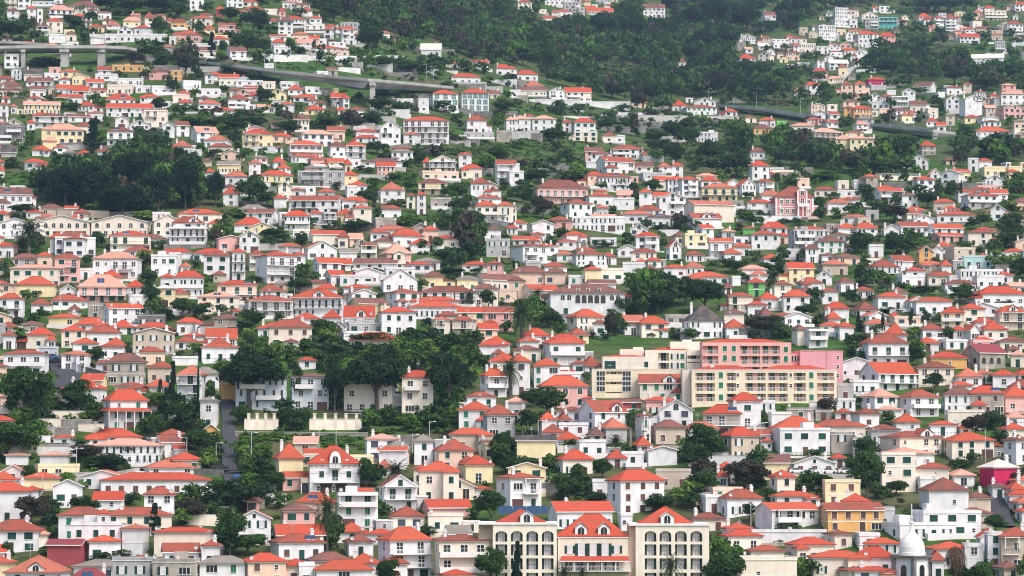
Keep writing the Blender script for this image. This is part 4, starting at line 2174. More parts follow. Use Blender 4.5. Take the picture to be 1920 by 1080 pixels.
    # window rows
    style = R.choice(['shut', 'shut', 'shut', 'open', 'open', 'glass', 'glass', 'brown', 'blind', 'roller', 'bright'] if wall not in 'gstk' else ['glass', 'brown', 'glass', 'open'])
    if 'Z' in opt:
        style = 'teal'
    bal = 'B' in opt
    veranda = 'V' in opt
    rail = R.choice(['solid', 'white', 'dark'])
    for f in range(n):
        zc = f * fh + min(1.62, fh * 0.56)
        nc = max(1, int((w - 0.6) / R.uniform(2.5, 3.3)))
        isb = bal and (f == n - 1 or (n > 2 and f > 0 and R.random() < 0.7))
        if isb and n == 1:
            isb = False
        if 'A' in opt and f == n - 1:
            for c in range(nc):
                B.win('arch', x0 + w * (c + 0.5) / nc, 0, zc)
            continue
        bx0 = bx1 = None
        if isb:
            bl = B.part('balcony')
            if R.random() < 0.5:
                bx0, bx1 = x0 + 0.1, x1 - 0.1
            else:
                bx0 = x0 + R.choice([0.08, 0.4]) * w
                bx1 = bx0 + 0.5 * w
            zb = f * fh
            bl.box(bx0, bx1, -1.3, 0, zb - 0.16, zb + 0.02, 'trim')
            railing(B.part('railing'), bx0, bx1, -1.3, 0, zb + 0.02, rail if hd else 'solid')
            if f == n - 1 and R.random() < 0.4:
                for xx in (bx0 + 0.1, bx1 - 0.3):
                    bl.box(xx, xx + 0.2, -1.25, -1.05, zb + 1.0, h, 'trim')
                bl.box(bx0, bx1, -1.35, 0.0, h - 0.17, h - 0.02, 'trim')
        for c in range(nc):
            x = x0 + w * (c + 0.5) / nc + R.uniform(-0.15, 0.15)
            if R.random() < 0.07:
                continue
            inb = bx0 is not None and bx0 + 0.4 < x < bx1 - 0.4
            if inb:
                kd = {'shut': 'frenchgreen', 'open': 'frenchopen', 'bright': 'frenchgreen'}.get(style, 'french')
                if w / nc < 2.4 and kd == 'frenchopen':
                    kd = 'french'
                B.win(kd, x, 0, f * fh + 1.12)
            elif f == 0 and c == nc // 2 and R.random() < 0.7:
                B.win(R.choice(['door', 'doorbrown', 'door', 'french']), x, 0, 1.05 + 0.05)
            else:
                kd = style
                q = R.random()
                if q < 0.12 and kd != 'teal':
                    kd = R.choice(['small', 'glass', 'wide', 'roller'])
                if f == 0 and n > 1 and R.random() < 0.12 and w / nc > 2.8:
                    B.win('garage', x, 0, 1.1)
                    continue
                if kd == 'open' and w / nc < 2.3:
                    kd = 'shut'
                if kd in ('wide', 'roller', 'blind', 'teal') and w / nc < 2.1:
                    kd = 'glass'
                B.win(kd, x, 0, zc)
        ns = max(1, int(d / 4.2))
        for sgn, xx in ((-1, x0), (1, x1)):
            for c in range(ns):
                if R.random() < 0.35:
                    continue
                kd = 'shut' if style in ('shut', 'open') else 'glass'
                B.win(kd, xx, d * (c + 0.5) / ns, zc, -math.pi / 2 if sgn < 0 else math.pi / 2)
    q = R.random()
    if q < 0.28 and w > 7 and rt in 'hs' and not bal and not veranda:
        # a projecting wing with its own little roof
        an = B.part('projecting_wing')
        aw_ = w * R.uniform(0.28, 0.42)
        ax = R.choice([x0, x1 - aw_])
        ah = h if R.random() < 0.5 else fh * max(1, n - 1) if n > 1 else h * 0.85
        ad = R.uniform(1.6, 2.6)
        an.box(ax - 0.03, ax + aw_ + 0.03, -ad, 0.3, P, ah - 0.25, W, False)
        hip_roof(an, ax, ax + aw_, -ad, 1.2, ah - 0.25, min(rh * 0.7, 1.6), k, 0.35)
        B.wins = [t for t in B.wins if not (abs(t[2]) < 0.01 and ax - 0.7 < t[1] < ax + aw_ + 0.7 and t[3] < ah)]
        for f in range(max(1, int(round(ah / 2.85)))):
            B.win('glass' if style not in ('shut', 'bright', 'brown') else style, ax + aw_ / 2, -ad, f * fh + min(1.62, fh * 0.56))
    elif q < 0.50 and w > 5 and not veranda:
        te = B.part('terrace')
        td = R.uniform(2, 3.2)
        te.box(x0 + 0.2, x1 + R.choice([0, 1.5]), -td, -0.02, P, 0.0, R.choice([W, 'stone_wall', 'concrete', 'trim']))
        railing(te, x0 + 0.2, x1, -td, -0.1, 0.0, R.choice(['solid', 'solid', 'white', 'dark']) if hd else 'solid')
    if R.random() < 0.26 and w > 6 and 'L' not in opt:
        # a lower annexe built against one side
        sa_ = B.part('side_annexe')
        sg = R.choice([-1, 1])
        aw2, ah2 = R.uniform(2.2, 4.2), h * R.uniform(0.4, 0.7)
        xa_, xb_ = (x1 - 0.02, x1 + aw2) if sg > 0 else (x0 - aw2, x0 + 0.02)
        y2 = R.uniform(-0.8, 1.5)
        sa_.box(xa_, xb_, y2, d * 0.8, P, ah2, W if R.random() < 0.7 else 'wall_g', False)
        if R.random() < 0.5:
            sa_.prism([(xa_ - 0.2, ah2), (xb_ + 0.2, ah2), (xb_ + 0.2, ah2 + (0.15 if sg > 0 else 1.1)), (xa_ - 0.2, ah2 + (1.1 if sg > 0 else 0.15))], y2 - 0.3, d * 0.8 + 0.2, k)
        else:
            sa_.box(xa_ - 0.1, xb_ + 0.1, y2 - 0.1, d * 0.8 + 0.1, ah2, ah2 + 0.35, 'trim')
        B.win(R.choice(['glass', 'small', 'door', 'garage', 'shut']) if aw2 > 3 else 'small', (xa_ + xb_) / 2, y2, min(1.2, ah2 * 0.5))
    if veranda:
        v = B.part('veranda')
        zv = fh * (n - 1) - 0.2
        v.prism([(x0 - 1.2, zv), (x1 + 0.6, zv), (x1 + 0.6, zv + 0.15), (x0 - 1.2, zv + 0.15)], -2.2, -2.0, 'trim')
        v.poly([(x0 - 1.3, -2.3, zv + 0.15), (x1 + 0.8, -2.3, zv + 0.15), (x1 + 0.1, 0, zv + 0.95), (x0 - 0.1, 0, zv + 0.95)], k)
        v.poly([(x0 - 1.3, -2.3, zv + 0.15), (x0 - 0.1, 0, zv + 0.95), (x0 - 0.1, d, zv + 0.95), (x0 - 1.3, d, zv + 0.15)], k)
        for i in range(6):
            xx = x0 - 1.0 + (w + 1.4) * i / 5
            v.box(xx - 0.1, xx + 0.1, -2.15, -1.95, P, zv, 'trim')
    return B

SUB = {'aerial': 'roof', 'satellite_dish': 'roof', 'chimney': 'roof', 'dormer': 'roof', 'solar_panel': 'roof', 'railing': 'balcony'}
WFINE = {}
def wfine(k):
    """a window split into its frame and the shutters or panes in it"""
    if k not in WFINE:
        src = WMB[(k, True)]
        fr, subs = MB(), {}
        for q, mname in zip(src.f, src.m):
            pts = [src.v[i] for i in q]
            if mname in ('trim', 'wall_s', 'pole'):
                fr.poly(pts, mname)
            else:
                nm = 'pane' if mname in ('glass', 'curtain', 'glass_teal') else 'panel' if 'door' in k or k == 'garage' else 'shutter'
                sd = 0
                if nm == 'shutter':
                    cx = sum(p[0] for p in pts) / len(pts)
                    sd = -1 if cx < 0 else 1
                    if k in ('blind', 'roller'):
                        sd = 0
                subs.setdefault((nm, sd), MB()).poly(pts, mname)
        WFINE[k] = (fr.mesh('window_frame'), [mb.mesh(nm) for (nm, sd), mb in subs.items()])
    return WFINE[k]
def emit(B, name, loc, yaw, fine=False):
    """individual thing: an empty with its parts"""
    root = bpy.data.objects.new(name, None)
    root.empty_display_size = 1
    col.objects.link(root)
    root.location = loc
    root.rotation_euler = (0, 0, yaw)
    last = {}
    for nme, mb in B.parts:
        if mb.f:
            up = last.get(SUB.get(nme)) or root
            ob = add(nme, mb.mesh(nme), up)
            last[nme] = ob
    for kd, x, y, z, rz in B.wins:
        wo = add(WNAME.get(kd, 'window'), wmesh(kd) if not fine else None or wfine(kd)[0], root, (x, y, z), rz)
        if fine:
            for sub in wfine(kd)[1]:
                add(sub.name.split('.')[0], sub, wo)
    return root
def bake(B, big, loc, yaw):
    t = MB()
    for nme, mb in B.parts:
        t.join(mb)
    for kd, x, y, z, rz in B.wins:
        t.join(WMB[(kd, False)], (x, y, z), rz)
    big.join(t, loc, yaw)

# ------------------------------------------------------------------ read the survey of the hillside
HOUSES, TREES = [], []
_t = (0, 0)
for ln in DATA.strip().splitlines():
    q = ln.split()
    if q[0] == 'T':
        _t = (int(q[1]), int(q[2]))
    elif q[0] == 't':
        x, yb, hh, ww = (float(v) for v in q[1:5])
        TREES.append((_t[0] + x / 5, _t[1] + yb / 5, hh / 5, ww / 5, q[5]))
    else:
        xa, xb = (_t[0] + float(v) / 5 for v in q[:2])
        ye, yb = _t[1] + float(q[3]) / 5, _t[1] + float(q[4]) / 5
        yr = ye if q[2] == 'x' else _t[1] + float(q[2]) / 5
        HOUSES.append((xa, xb, yr, ye, yb, q[5], q[6] if len(q) > 6 else ''))
SP_RECTS = [(458, 522, 780, 806), (580, 678, 780, 806), (0, 258, 86, 124), (440, 520, 124, 150), (520, 600, 132, 162), (600, 682, 140, 168), (680, 700, 148, 203), (700, 850, 152, 176), (1345, 1510, 198, 222), (1620, 1800, 233, 256), (896, 1330, 955, 1095), (1680, 1750, 950, 1095), (1110, 1587, 636, 757), (1450, 1527, 351, 408), (568, 676, 838, 923), (1030, 1176, 531, 594), (1810, 1894, 644, 692)]
RECTS = [(xa, xb, yr, yb) for xa, xb, yr, ye, yb, c, o in HOUSES] + SP_RECTS

CW = {'w': 'white', 'c': 'cream', 'y': 'yellow', 'p': 'pink', 'a': 'peach', 'o': 'ochre', 'g': 'grey', 's': 'stone', 't': 'tan', 'r': 'maroon', 'b': 'blue-grey', 'u': 'pale turquoise', 'q': 'teal', 'e': 'bright green', 'k': 'charcoal', 'm': 'crimson'}
RW = {'r': 'orange-red', 'd': 'brown', 'k': 'dark grey', 'n': 'grey-brown', 'l': 'salmon', 'w': 'pale', 'm': 'maroon', 'x': 'flat'}
NW = {1: 'low', 2: 'two-storey', 3: 'three-storey', 4: 'four-storey', 5: 'tall'}
big = MB()
order = sorted(range(len(HOUSES)), key=lambda i: -min(HOUSES[i][1], 1920) * 0 - (min(HOUSES[i][1], 1920) - max(HOUSES[i][0], 0)) * (min(HOUSES[i][4], 1080) - HOUSES[i][2]))
solo_p = set([i for i in order if HOUSES[i][5][1] != 'f'][:300])
fine_set = set(order[:45])
solo_f = set([i for i in order if HOUSES[i][5][1] == 'f'][:110])
# what hides a house's foot in the photo is in front of it: set the foot a little lower
HOUSES = [(xa, xb, yr, ye, yb + 0.0065 * (yb + 150) * (0.9 if c[1] != 'f' else 0.5), c, o) for xa, xb, yr, ye, yb, c, o in HOUSES]
PP = isect([(a[0] + a[1]) / 2 for a in HOUSES], [a[4] for a in HOUSES])
for i, (xa, xb, yr, ye, yb, c, opt) in enumerate(HOUSES):
    R = random.Random(1000 + i)
    p = PP[i]
    dep = p[1] * CP + p[2] * SP
    s = FPX / dep
    Wm = (xb - xa) / s
    wall, rt, rc = c
    over = 0.0 if rt == 'f' else 0.6
    Wm = max(2.5, Wm - over)
    h = max(2.3, (yb - ye) / s)
    yaw = math.radians(26) if 'L' in opt else math.radians(-26) if 'R' in opt else math.radians(max(-9, min(19, R.gauss(6, 7))))
    is_wall = rt == 'f' and 'N' in opt and (xb - xa) / (yb - ye) > 4
    ca, sa = math.cos(yaw), abs(math.sin(yaw))
    ratio = R.uniform(0.48, 0.78)
    if rt == 'h' and (ye - yr) / (xb - xa) > 0.27:
        ratio = 0.95
    dd = min(max(ratio * Wm, 5.0), 13.5 if ratio == 0.95 else 11.5)
    if is_wall:
        dd, yaw, ca, sa = 0.6, 0, 1, 0
    wm = max(2.4, (Wm - dd * sa) / ca)
    if 'L' in opt and wm < dd * 0.8:
        dd = min(dd, Wm * 0.5)
        wm = (Wm - dd * sa) / ca
    el = math.atan2(p[2], p[1])
    rh = max(0.0, (ye - yr) / s)
    if rt in 'hs':
        half = (dd / 2 + 0.4)
        rh = rh + half * math.tan(el)
        rh = max(min(rh, half * 0.95), half * 0.28)
    elif rt == 'g':
        rh = max(min(rh, wm * 0.5), wm * 0.12)
    # put the footprint so that its silhouette spans xa..xb
    cs = [(math.cos(yaw) * x - math.sin(yaw) * y, math.sin(yaw) * x + math.cos(yaw) * y) for x in (-wm / 2, wm / 2) for y in (0, dd)]
    mx = (min(q[0] for q in cs) + max(q[0] for q in cs)) / 2
    my = min(q[1] for q in cs)
    loc = (p[0] - mx, p[1] - my, p[2])
    solo = i in solo_p or i in solo_f
    B = make_house(R, wm, dd, h, rh, wall, rt, rc, opt, solo)
    if solo:
        nst = max(1, min(5, int(round(h / 2.85))))
        if is_wall:
            o = emit(B, 'garden_wall', loc, yaw)
            tag(o, 'long %s plastered garden wall' % CW[wall], 'wall', 'long garden walls', ((xa + xb) / 2, (ye + yb) / 2))
        elif rt == 'f':
            o = emit(B, 'flat_roofed_building', loc, yaw, i in fine_set)
            bl = ' with balconies' if 'B' in opt and nst > 1 else ''
            tag(o, '%s %s flat-roofed building%s' % (NW[nst], CW[wall], bl), 'building', 'flat-roofed buildings on the hillside', ((xa + xb) / 2, (ye + yb) / 2))
        else:
            o = emit(B, 'house', loc, yaw, i in fine_set)
            rn = {'h': 'hip roof', 's': 'gable roof', 'g': 'front gable'}[rt]
            if 'N' in opt:
                tag(o, '%s blank-walled building with %s %s' % (CW[wall], RW[rc], rn), 'house', 'houses on the hillside', ((xa + xb) / 2, (ye + yb) / 2))
            else:
                tag(o, '%s %s house with %s %s' % (NW[nst], CW[wall], RW[rc], rn), 'house', 'houses on the hillside', ((xa + xb) / 2, (ye + yb) / 2))
    else:
        bake(B, big, loc, yaw)
far = add('distant_houses', big.mesh('distant_houses'))
far['kind'] = 'stuff'
far['label'] = 'many small white houses with red roofs packed up the hillside'
far['category'] = 'houses'

# ------------------------------------------------------------------ small fill-in houses and sheds between the surveyed ones
def inside(x, y, poly):
    r = False
    j = len(poly) - 1
    for i in range(len(poly)):
        (xi, yi), (xj, yj) = poly[i], poly[j]
        if (yi > y) != (yj > y) and x < (xj - xi) * (y - yi) / (yj - yi) + xi:
            r = not r
        j = i
    return r
FOREST = [[(600, -40), (1960, -40), (1960, 15), (1840, 12), (1710, 20), (1560, 10), (1500, 60), (1375, 90), (1370, 120), (1520, 160), (1490, 190), (1340, 190), (1250, 205), (1110, 190), (960, 128), (780, 85), (660, 70), (540, 40)],
          [(1625, 90), (1790, 80), (1930, 130), (1930, 172), (1800, 172), (1720, 150), (1640, 140)],
          [(1340, 200), (1500, 190), (1640, 230), (1780, 260), (1920, 250), (1920, 330), (1600, 330), (1400, 300)],
          [(330, 215), (640, 205), (700, 225), (600, 248), (440, 245)],
          [(66, 400), (66, 330), (150, 300), (220, 270), (300, 250), (360, 300), (410, 330), (410, 385), (300, 405), (180, 395)],
          [(1190, 520), (1360, 510), (1370, 590), (1200, 600)], [(850, 440), (1000, 470), (1010, 510), (870, 530), (830, 500)], [(400, 640), (900, 640), (900, 750), (400, 760)]]
MEADOW = [[(445, 812), (640, 812), (800, 812), (800, 850), (640, 855), (445, 860)], [(960, 262), (1120, 262), (1110, 300), (960, 320)], [(862, 445), (900, 445), (960, 490), (880, 475)],
          [(1290, 250), (1390, 255), (1400, 290), (1300, 300)], [(660, 325), (790, 325), (780, 345), (660, 342)], [(700, 400), (1000, 405), (990, 425), (760, 425)], [(880, 262), (960, 262), (950, 300), (870, 310)], [(1060, 505), (1180, 500), (1190, 525), (1080, 528)], [(0, 290), (60, 290), (60, 360), (0, 350)], [(1500, 320), (1600, 320), (1590, 345), (1500, 345)], [(500, 115), (600, 118), (600, 135), (520, 132)], [(1450, 120), (1500, 120), (1490, 140), (1455, 138)], [(1850, 100), (1920, 90), (1920, 140), (1860, 140)]]
SCRUB = [[(1112, 165), (1120, 130), (1150, 115), (1195, 125), (1205, 150), (1170, 168)], [(1440, 195), (1475, 190), (1490, 208), (1450, 212)], [(1240, 30), (1280, 40), (1270, 60), (1235, 55)], [(1700, 95), (1790, 85), (1800, 110), (1720, 125)]]
NOFILL = FOREST + MEADOW + SCRUB + [[(440, 750), (860, 750), (860, 860), (440, 880)], [(950, 245), (1190, 245), (1130, 345), (960, 340)], [(1190, 500), (1380, 500), (1380, 610), (1180, 600)], [(660, 200), (1500, 200), (1920, 200), (1920, 360), (1100, 330), (1100, 250), (660, 300)],
          [(640, 0), (1920, 0), (1920, 215), (640, 215)], [(0, 900), (60, 780), (300, 790), (330, 890), (0, 900)], [(280, 60), (640, 60), (640, 140), (380, 150)], [(400, 880), (560, 880), (560, 1000), (400, 1000)], [(0, 690), (170, 690), (170, 790), (0, 790)], [(890, 940), (1330, 940), (1330, 1090), (890, 1090)], [(1660, 930), (1770, 930), (1770, 1090), (1660, 1090)], [(1100, 630), (1600, 630), (1600, 765), (1100, 765)]]
def road_hit(x0, x1, y0, y1):
    for pl, wd in ((((424, 748), (432, 800), (427, 850), (432, 905)), 26), (((98, 668), (112, 690), (130, 706), (118, 724)), 18), (((1862, 930), (1874, 960), (1884, 985)), 16)):
        for (xa, ya), (xb, yb) in zip(pl[:-1], pl[1:]):
            for t in (0, 0.25, 0.5, 0.75, 1):
                xx, yy = xa + (xb - xa) * t, ya + (yb - ya) * t
                if x0 - wd < xx < x1 + wd and y0 < yy < y1 + 4:
                    return True
    return False
CLUSTER = [[(1370, 85), (1500, 70), (1560, 20), (1620, 20), (1640, 90), (1600, 150), (1540, 165), (1500, 120), (1380, 125)], [(1610, 20), (1800, 25), (1920, 10), (1920, 80), (1800, 80), (1640, 60)], [(1580, 170), (1760, 165), (1920, 180), (1920, 245), (1640, 232), (1580, 215)], [(1500, 215), (1620, 215), (1660, 290), (1560, 290)], [(1700, 345), (1920, 330), (1920, 440), (1600, 440), (1560, 400)], [(1110, 300), (1280, 330), (1300, 440), (1110, 430)], [(300, 0), (620, 20), (660, 60), (640, 120), (540, 110), (380, 80)], [(960, 0), (1150, 0), (1150, 30), (960, 30)]]
R0 = random.Random(31)
fc = [(R0.uniform(-20, 1940), 1095 - 1060 * R0.random()) for _ in range(9000)]
for P_ in CLUSTER:
    xs_, ys_ = [q[0] for q in P_], [q[1] for q in P_]
    for _ in range(70):
        c_ = (R0.uniform(min(xs_), max(xs_)), R0.uniform(min(ys_), max(ys_)))
        if inside(*c_, P_):
            fc.insert(0, c_)
FP = isect([c[0] for c in fc], [c[1] for c in fc])
fill = MB()
nfill = 0
RL = [list(r) for r in RECTS]
TRECT = [(x - ww * 0.4, x + ww * 0.4, yb - hh * 0.9, yb) for x, yb, hh, ww, k in TREES if ww * hh > 500]
for (x, y), p in zip(fc, FP):
    if 1825 < x < 1925 and 865 < y < 935:
        continue
    if any(inside(x, y, P_) for P_ in CLUSTER):
        pass
    elif any(inside(x, y, P_) for P_ in NOFILL) or (y < 440 and x > 640 and R0.random() < 0.6):
        continue
    s = FPX / (p[1] * CP + p[2] * SP)
    Wm, hm, rm = R0.uniform(5, 10.5), R0.choice([2.8, 3.0, 4.2, 5.6]), R0.uniform(1.1, 2.0)
    xa, xb, ya = x - Wm * s / 2, x + Wm * s / 2, y - (hm + rm) * s
    ar = (xb - xa) * (y - ya)
    A = np.array(RL)
    ov = np.clip(np.minimum(A[:, 1], xb) - np.maximum(A[:, 0], xa), 0, None) * np.clip(np.minimum(A[:, 3], y) - np.maximum(A[:, 2], ya), 0, None)
    fr = A[:, 3] < y
    if ov[fr].sum() > 0.20 * ar or ov.sum() > 0.80 * ar or road_hit(xa, xb, ya, y):
        continue
    if any(max(0, min(b, xb) - max(a, xa)) * max(0, min(d_, y) - max(c_, ya)) > 0.25 * ar for a, b, c_, d_ in TRECT):
        continue
    wall = R0.choices('wwwwwcgtsapy', k=1)[0]
    rt = R0.choices('hhhsgf', k=1)[0]
    rc = 'x' if rt == 'f' else R0.choices('rrrrrdln', k=1)[0]
    B = make_house(R0, Wm - 0.7, R0.uniform(5, 7.5), hm, rm if rt != 'g' else min(rm, Wm * 0.3), wall, rt, rc, '', False)
    bake(B, fill, tuple(p), math.radians(R0.gauss(5, 8)))
    RL.append([xa, xb, ya, y])
    nfill += 1
    if nfill >= 460:
        break
RECTS = [tuple(r) for r in RL]
o = add('annexes_and_sheds', fill.mesh('annexes_and_sheds'))
o['kind'] = 'stuff'; o['label'] = 'small red-roofed outbuildings squeezed into the gaps between the houses'; o['category'] = 'outbuildings'

# ------------------------------------------------------------------ landmark buildings, measured in photo pixels at their own distance
class Px:
    def __init__(s, xc, yb):
        s.p, s.s = anchor(xc, yb)
        s.xc, s.yb = xc, yb
    def X(s, x):
        return (x - s.xc) / s.s
    def Z(s, y):
        return (s.yb - y) / s.s
def loggia_block(B, name, x0, x1, ztop, d, cols, floors, wall, back, rail='dark', rec=1.3, arch=False, kinds=('french',), P=-6, rng=None):
    """a block whose front has columns of recessed balconies; cols [(xa, xb)], floors [(z floor, z ceiling)] low to high"""
    m = B.part(name)
    m.box(x0, x1, rec, d, P, ztop, back)
    cols = sorted(cols)
    xs = x0
    for a, b in cols + [(x1, x1)]:
        if a - xs > 0.02:
            m.box(xs, a, 0, rec, P, ztop, wall)
        xs = b
    for a, b in cols:
        z = P
        for i, (f, c) in enumerate(floors):
            m.box(a, b, 0, rec, z, f, wall)
            z = c
            rl = B.part('balcony_rail')
            if rail == 'solid':
                rl.box(a, b, 0.04, 0.16, f, f + 0.9, wall)
            elif rail == 'teal':
                rl.box(a, b, 0.04, 0.08, f, f + 0.95, 'glass_teal')
            else:
                railing(rl, a + 0.02, b - 0.02, 0.05, 0.3, f, rail)
            n = max(1, int((b - a) / 2.3))
            for q in range(n):
                k = (rng or rnd).choice(kinds)
                if k == 'frenchopen' and (b - a) / n < 2.35:
                    k = 'french'
                B.win(k, a + (b - a) * (q + 0.5) / n, rec, f + 1.12)
        if arch:
            f, c = floors[-1]
            w, r = b - a, (b - a) / 2
            pr = None
            for i in range(11):
                t = math.pi * i / 10
                q = ((a + b) / 2 - r * math.cos(t), c - r * 0.75 + r * 0.75 * math.sin(t))
                if pr:
                    m.poly([(pr[0], 0, pr[1]), (q[0], 0, q[1]), (q[0], 0, c), (pr[0], 0, c)], wall)
                    m.poly([(pr[0], 0, pr[1]), (q[0], 0, q[1]), (q[0], rec, q[1]), (pr[0], rec, pr[1])], wall)
                pr = q
        m.box(a, b, 0, rec, z, ztop, wall)
    return m
def gdormer(B, x, y, z, w, h, roofk, wallk='trim', kind='arch', depth=3.0):
    m = B.part('dormer')
    m.prism([(x - w / 2, z), (x + w / 2, z), (x + w / 2, z + h * 0.62), (x, z + h), (x - w / 2, z + h * 0.62)], y, y + depth, wallk)
    for sg in (-1, 1):
        m.poly([(x, y - 0.25, z + h + 0.15), (x + sg * (w / 2 + 0.25), y - 0.25, z + h * 0.6), (x + sg * (w / 2 + 0.25), y + depth, z + h * 0.6), (x, y + depth, z + h + 0.15)], roofk if roofk != 'none' else wallk)
    B.win(kind, x, y, z + h * 0.38)
def place(B, name, g, label, cat, yaw=0.0, px=None, dy=0.0):
    o = emit(B, name, (g.p[0], g.p[1] + dy, g.p[2]), yaw, True)
    tag(o, label, cat)
    return o

# hotel of three wings along the lower edge
RH = random.Random(3)
g = Px(1112, 1100)
B = Build()
X, Z = g.X, g.Z
fl = [(Z(1094), Z(1074)), (Z(1068), Z(1047)), (Z(1042), Z(1021)), (Z(1016), Z(996))]
loggia_block(B, 'wing_walls', X(924), X(1044), Z(984), 12, [(X(c - 11), X(c + 11)) for c in (940, 969, 998, 1027)], fl, 'wall_c', 'wall_a', 'dark', 1.2, True, ('frenchopen',), rng=RH)
m = B.part('side_wall'); m.box(X(897), X(923.8), 2.0, 12, -6, Z(984), 'wall_t'); m.box(X(896), X(1045), -0.25, 12.2, Z(984), Z(980), 'trim')  # flank of the cream wing in darker tan: its shade is painted in
m = B.part('roof'); hip_roof(m, X(932), X(1022), 1.2, 11, Z(981), Z(961) - Z(981) + 0.6, 'roof_r', 0.3)
gdormer(B, X(988), 0.6, Z(984) + 0.35, 2.6, 2.3, 'none')
loggia_block(B, 'wing_walls', X(1192), X(1330), Z(986), 12, [(X(c - 11), X(c + 11)) for c in (1220, 1248, 1277, 1306)], fl, 'wall_c', 'wall_a', 'dark', 1.2, True, ('frenchopen',), rng=RH)
m = B.part('side_wall'); m.box(X(1180), X(1191.8), 1.5, 12, -6, Z(986), 'wall_a'); m.box(X(1179), X(1331), -0.25, 12.2, Z(986), Z(982), 'trim')
m = B.part('roof'); hip_roof(m, X(1200), X(1300), 1.2, 11, Z(983), Z(957) - Z(983) + 0.5, 'roof_r', 0.3)
gdormer(B, X(1252), 0.6, Z(986) + 0.35, 2.6, 2.3, 'none')
m = B.part('central_walls'); m.box(X(1046), X(1179), 1.0, 12, -6, Z(1007), 'wall_c'); m.box(X(1045), X(1180), 0.85, 12.1, Z(1009.5), Z(1007), 'trim')
m.box(X(1048), X(1182), -2.2, 0.95, Z(1071), Z(1069.5), 'trim')
m = B.part('mansard_roof'); hip_roof(m, X(1048), X(1177), 1.3, 11.8, Z(1007), Z(968) - Z(1007) + 0.3, 'roof_r', 0.5)
for c in (1090, 1133):
    gdormer(B, X(c), 1.25, Z(1006), 2.4, 2.6, 'none')
for c, k in ((1069, 'open'), (1090.5, 'frenchopen'), (1112.5, 'frenchopen'), (1135, 'frenchopen'), (1157, 'open')):
    B.win(k, X(c), 1.0, Z(1031))
m = B.part('awning')
m.poly([(X(1048), -2.4, Z(1051)), (X(1182), -2.4, Z(1051)), (X(1176), 1.0, Z(1043)), (X(1054), 1.0, Z(1043))], 'roof_r')
m.box(X(1048), X(1182), -2.45, -2.3, Z(1053), Z(1051), 'trim')
m = B.part('balustrade'); railing(m, X(1048), X(1182), -2.2, 0.9, Z(1069.5), 'white')
for c in (1066, 1088, 1110, 1132, 1154):
    B.win('french', X(c), 1.0, Z(1061))
for c in (1050, 1076, 1102, 1128, 1154, 1179):
    m = B.part('column'); m.box(X(c) - 0.12, X(c) + 0.12, -2.2, -1.95, Z(1069.5), Z(1053), 'trim')
m = B.part('solar_panel')
for i in range(7):
    xa = X(934) + i * 1.45
    m.poly([(xa, 8, Z(965)), (xa + 1.35, 8, Z(965)), (xa + 1.35, 11, Z(951)), (xa, 11, Z(951))], 'solar')
place(B, 'hotel', g, 'long cream hotel with arched loggias, red roofs and green shutters', 'hotel')

# church tower with onion dome
g = Px(1715.5, 1100)
B = Build()
Z = g.Z
h = Z(1045)
a = 2.55
m = B.part('tower_walls'); m.box(-a, a, -a, a, -6, h, 'wall_w')
q = B.part('corner_pilaster')
for sx in (-1, 1):
    for sy in (-1, 1):
        q.box(sx * a - 0.42, sx * a + 0.42, sy * a - 0.42, sy * a + 0.42, -6, h - 0.3, 'concrete_dark')
c = B.part('cornice'); c.box(-a - 0.55, a + 0.55, -a - 0.55, a + 0.55, h - 0.32, h, 'wall_s'); c.box(-a - 0.8, a + 0.8, -a - 0.8, a + 0.8, h, h + 0.28, 'wall_k')
dm = B.part('dome')
H = Z(998) - h
dm.lathe([(h + 0.28, 2.75), (h + 0.9, 2.75), (h + 0.95, 2.62), (h + 1.2, 2.62), (h + 2.0, 2.6), (h + 2.9, 2.35), (h + 3.7, 1.85), (h + 4.4, 1.15), (h + 5.1, 0.55), (h + 5.8, 0.3), (h + 6.5, 0.2), (h + 6.6, 0.42), (h + 6.85, 0.5), (h + 7.1, 0.42), (h + 7.2, 0.15), (h + 7.7, 0.14), (h + 7.8, 0.3), (h + 8.0, 0.3), (h + 8.1, 0.14), (h + 10.6, 0.10), (h + 10.7, 0.0)], 'trim', 28)
for rz in (0, math.pi / 2, math.pi, -math.pi / 2):
    B.win('archbig', math.sin(rz) * (a + 0.02), -math.cos(rz) * (a + 0.02), h - 2.9, rz)
o = place(B, 'church_tower', g, 'white church tower with grey corner pilasters and onion dome', 'church tower', math.radians(42), dy=4)

# apartment blocks
RA_ = random.Random(8)
g = Px(1433, 757)
B = Build(); X, Z = g.X, g.Z
k6 = lambda u: 1280 + u / 5
zf = [(Z(648 + b / 5), Z(648 + a_ / 5)) for a_, b in ((452, 522), (352, 425), (255, 325))]
cols = [(X(k6(a_)), X(k6(b))) for a_, b in ((120, 302), (412, 500), (588, 780), (797, 985), (1042, 1155), (1262, 1420))]
loggia_block(B, 'walls', X(1297), X(1569), Z(695), 11, cols, zf, 'wall_Y', 'wall_S', 'white', 1.3, False, ('frenchgreen', 'french', 'frenchgreen', 'french'), rng=RA_)
m = B.part('parapet'); m.box(X(1296.5), X(1569.5), -0.1, 11.1, Z(695), Z(693), 'trim')
m = B.part('side_wall'); m.box(X(1281), X(1296.6), 3, 11, -6, Z(693), 'wall_c')
for i in range(2):
    m = B.part('roof'); hip_roof(m, X((1300, 1425)[i]), X((1420, 1560)[i]), 1.2, 10.5, Z(694), 1.3, 'roof_r', 0.2)
for u in (360, 1208):
    for v in (278, 372, 485):
        B.win('bright', X(k6(u)), 0, Z(648 + v / 5))
for u in (518, 1015):
    for v in (275, 375):
        B.win('small', X(k6(u)), 0, Z(648 + v / 5))
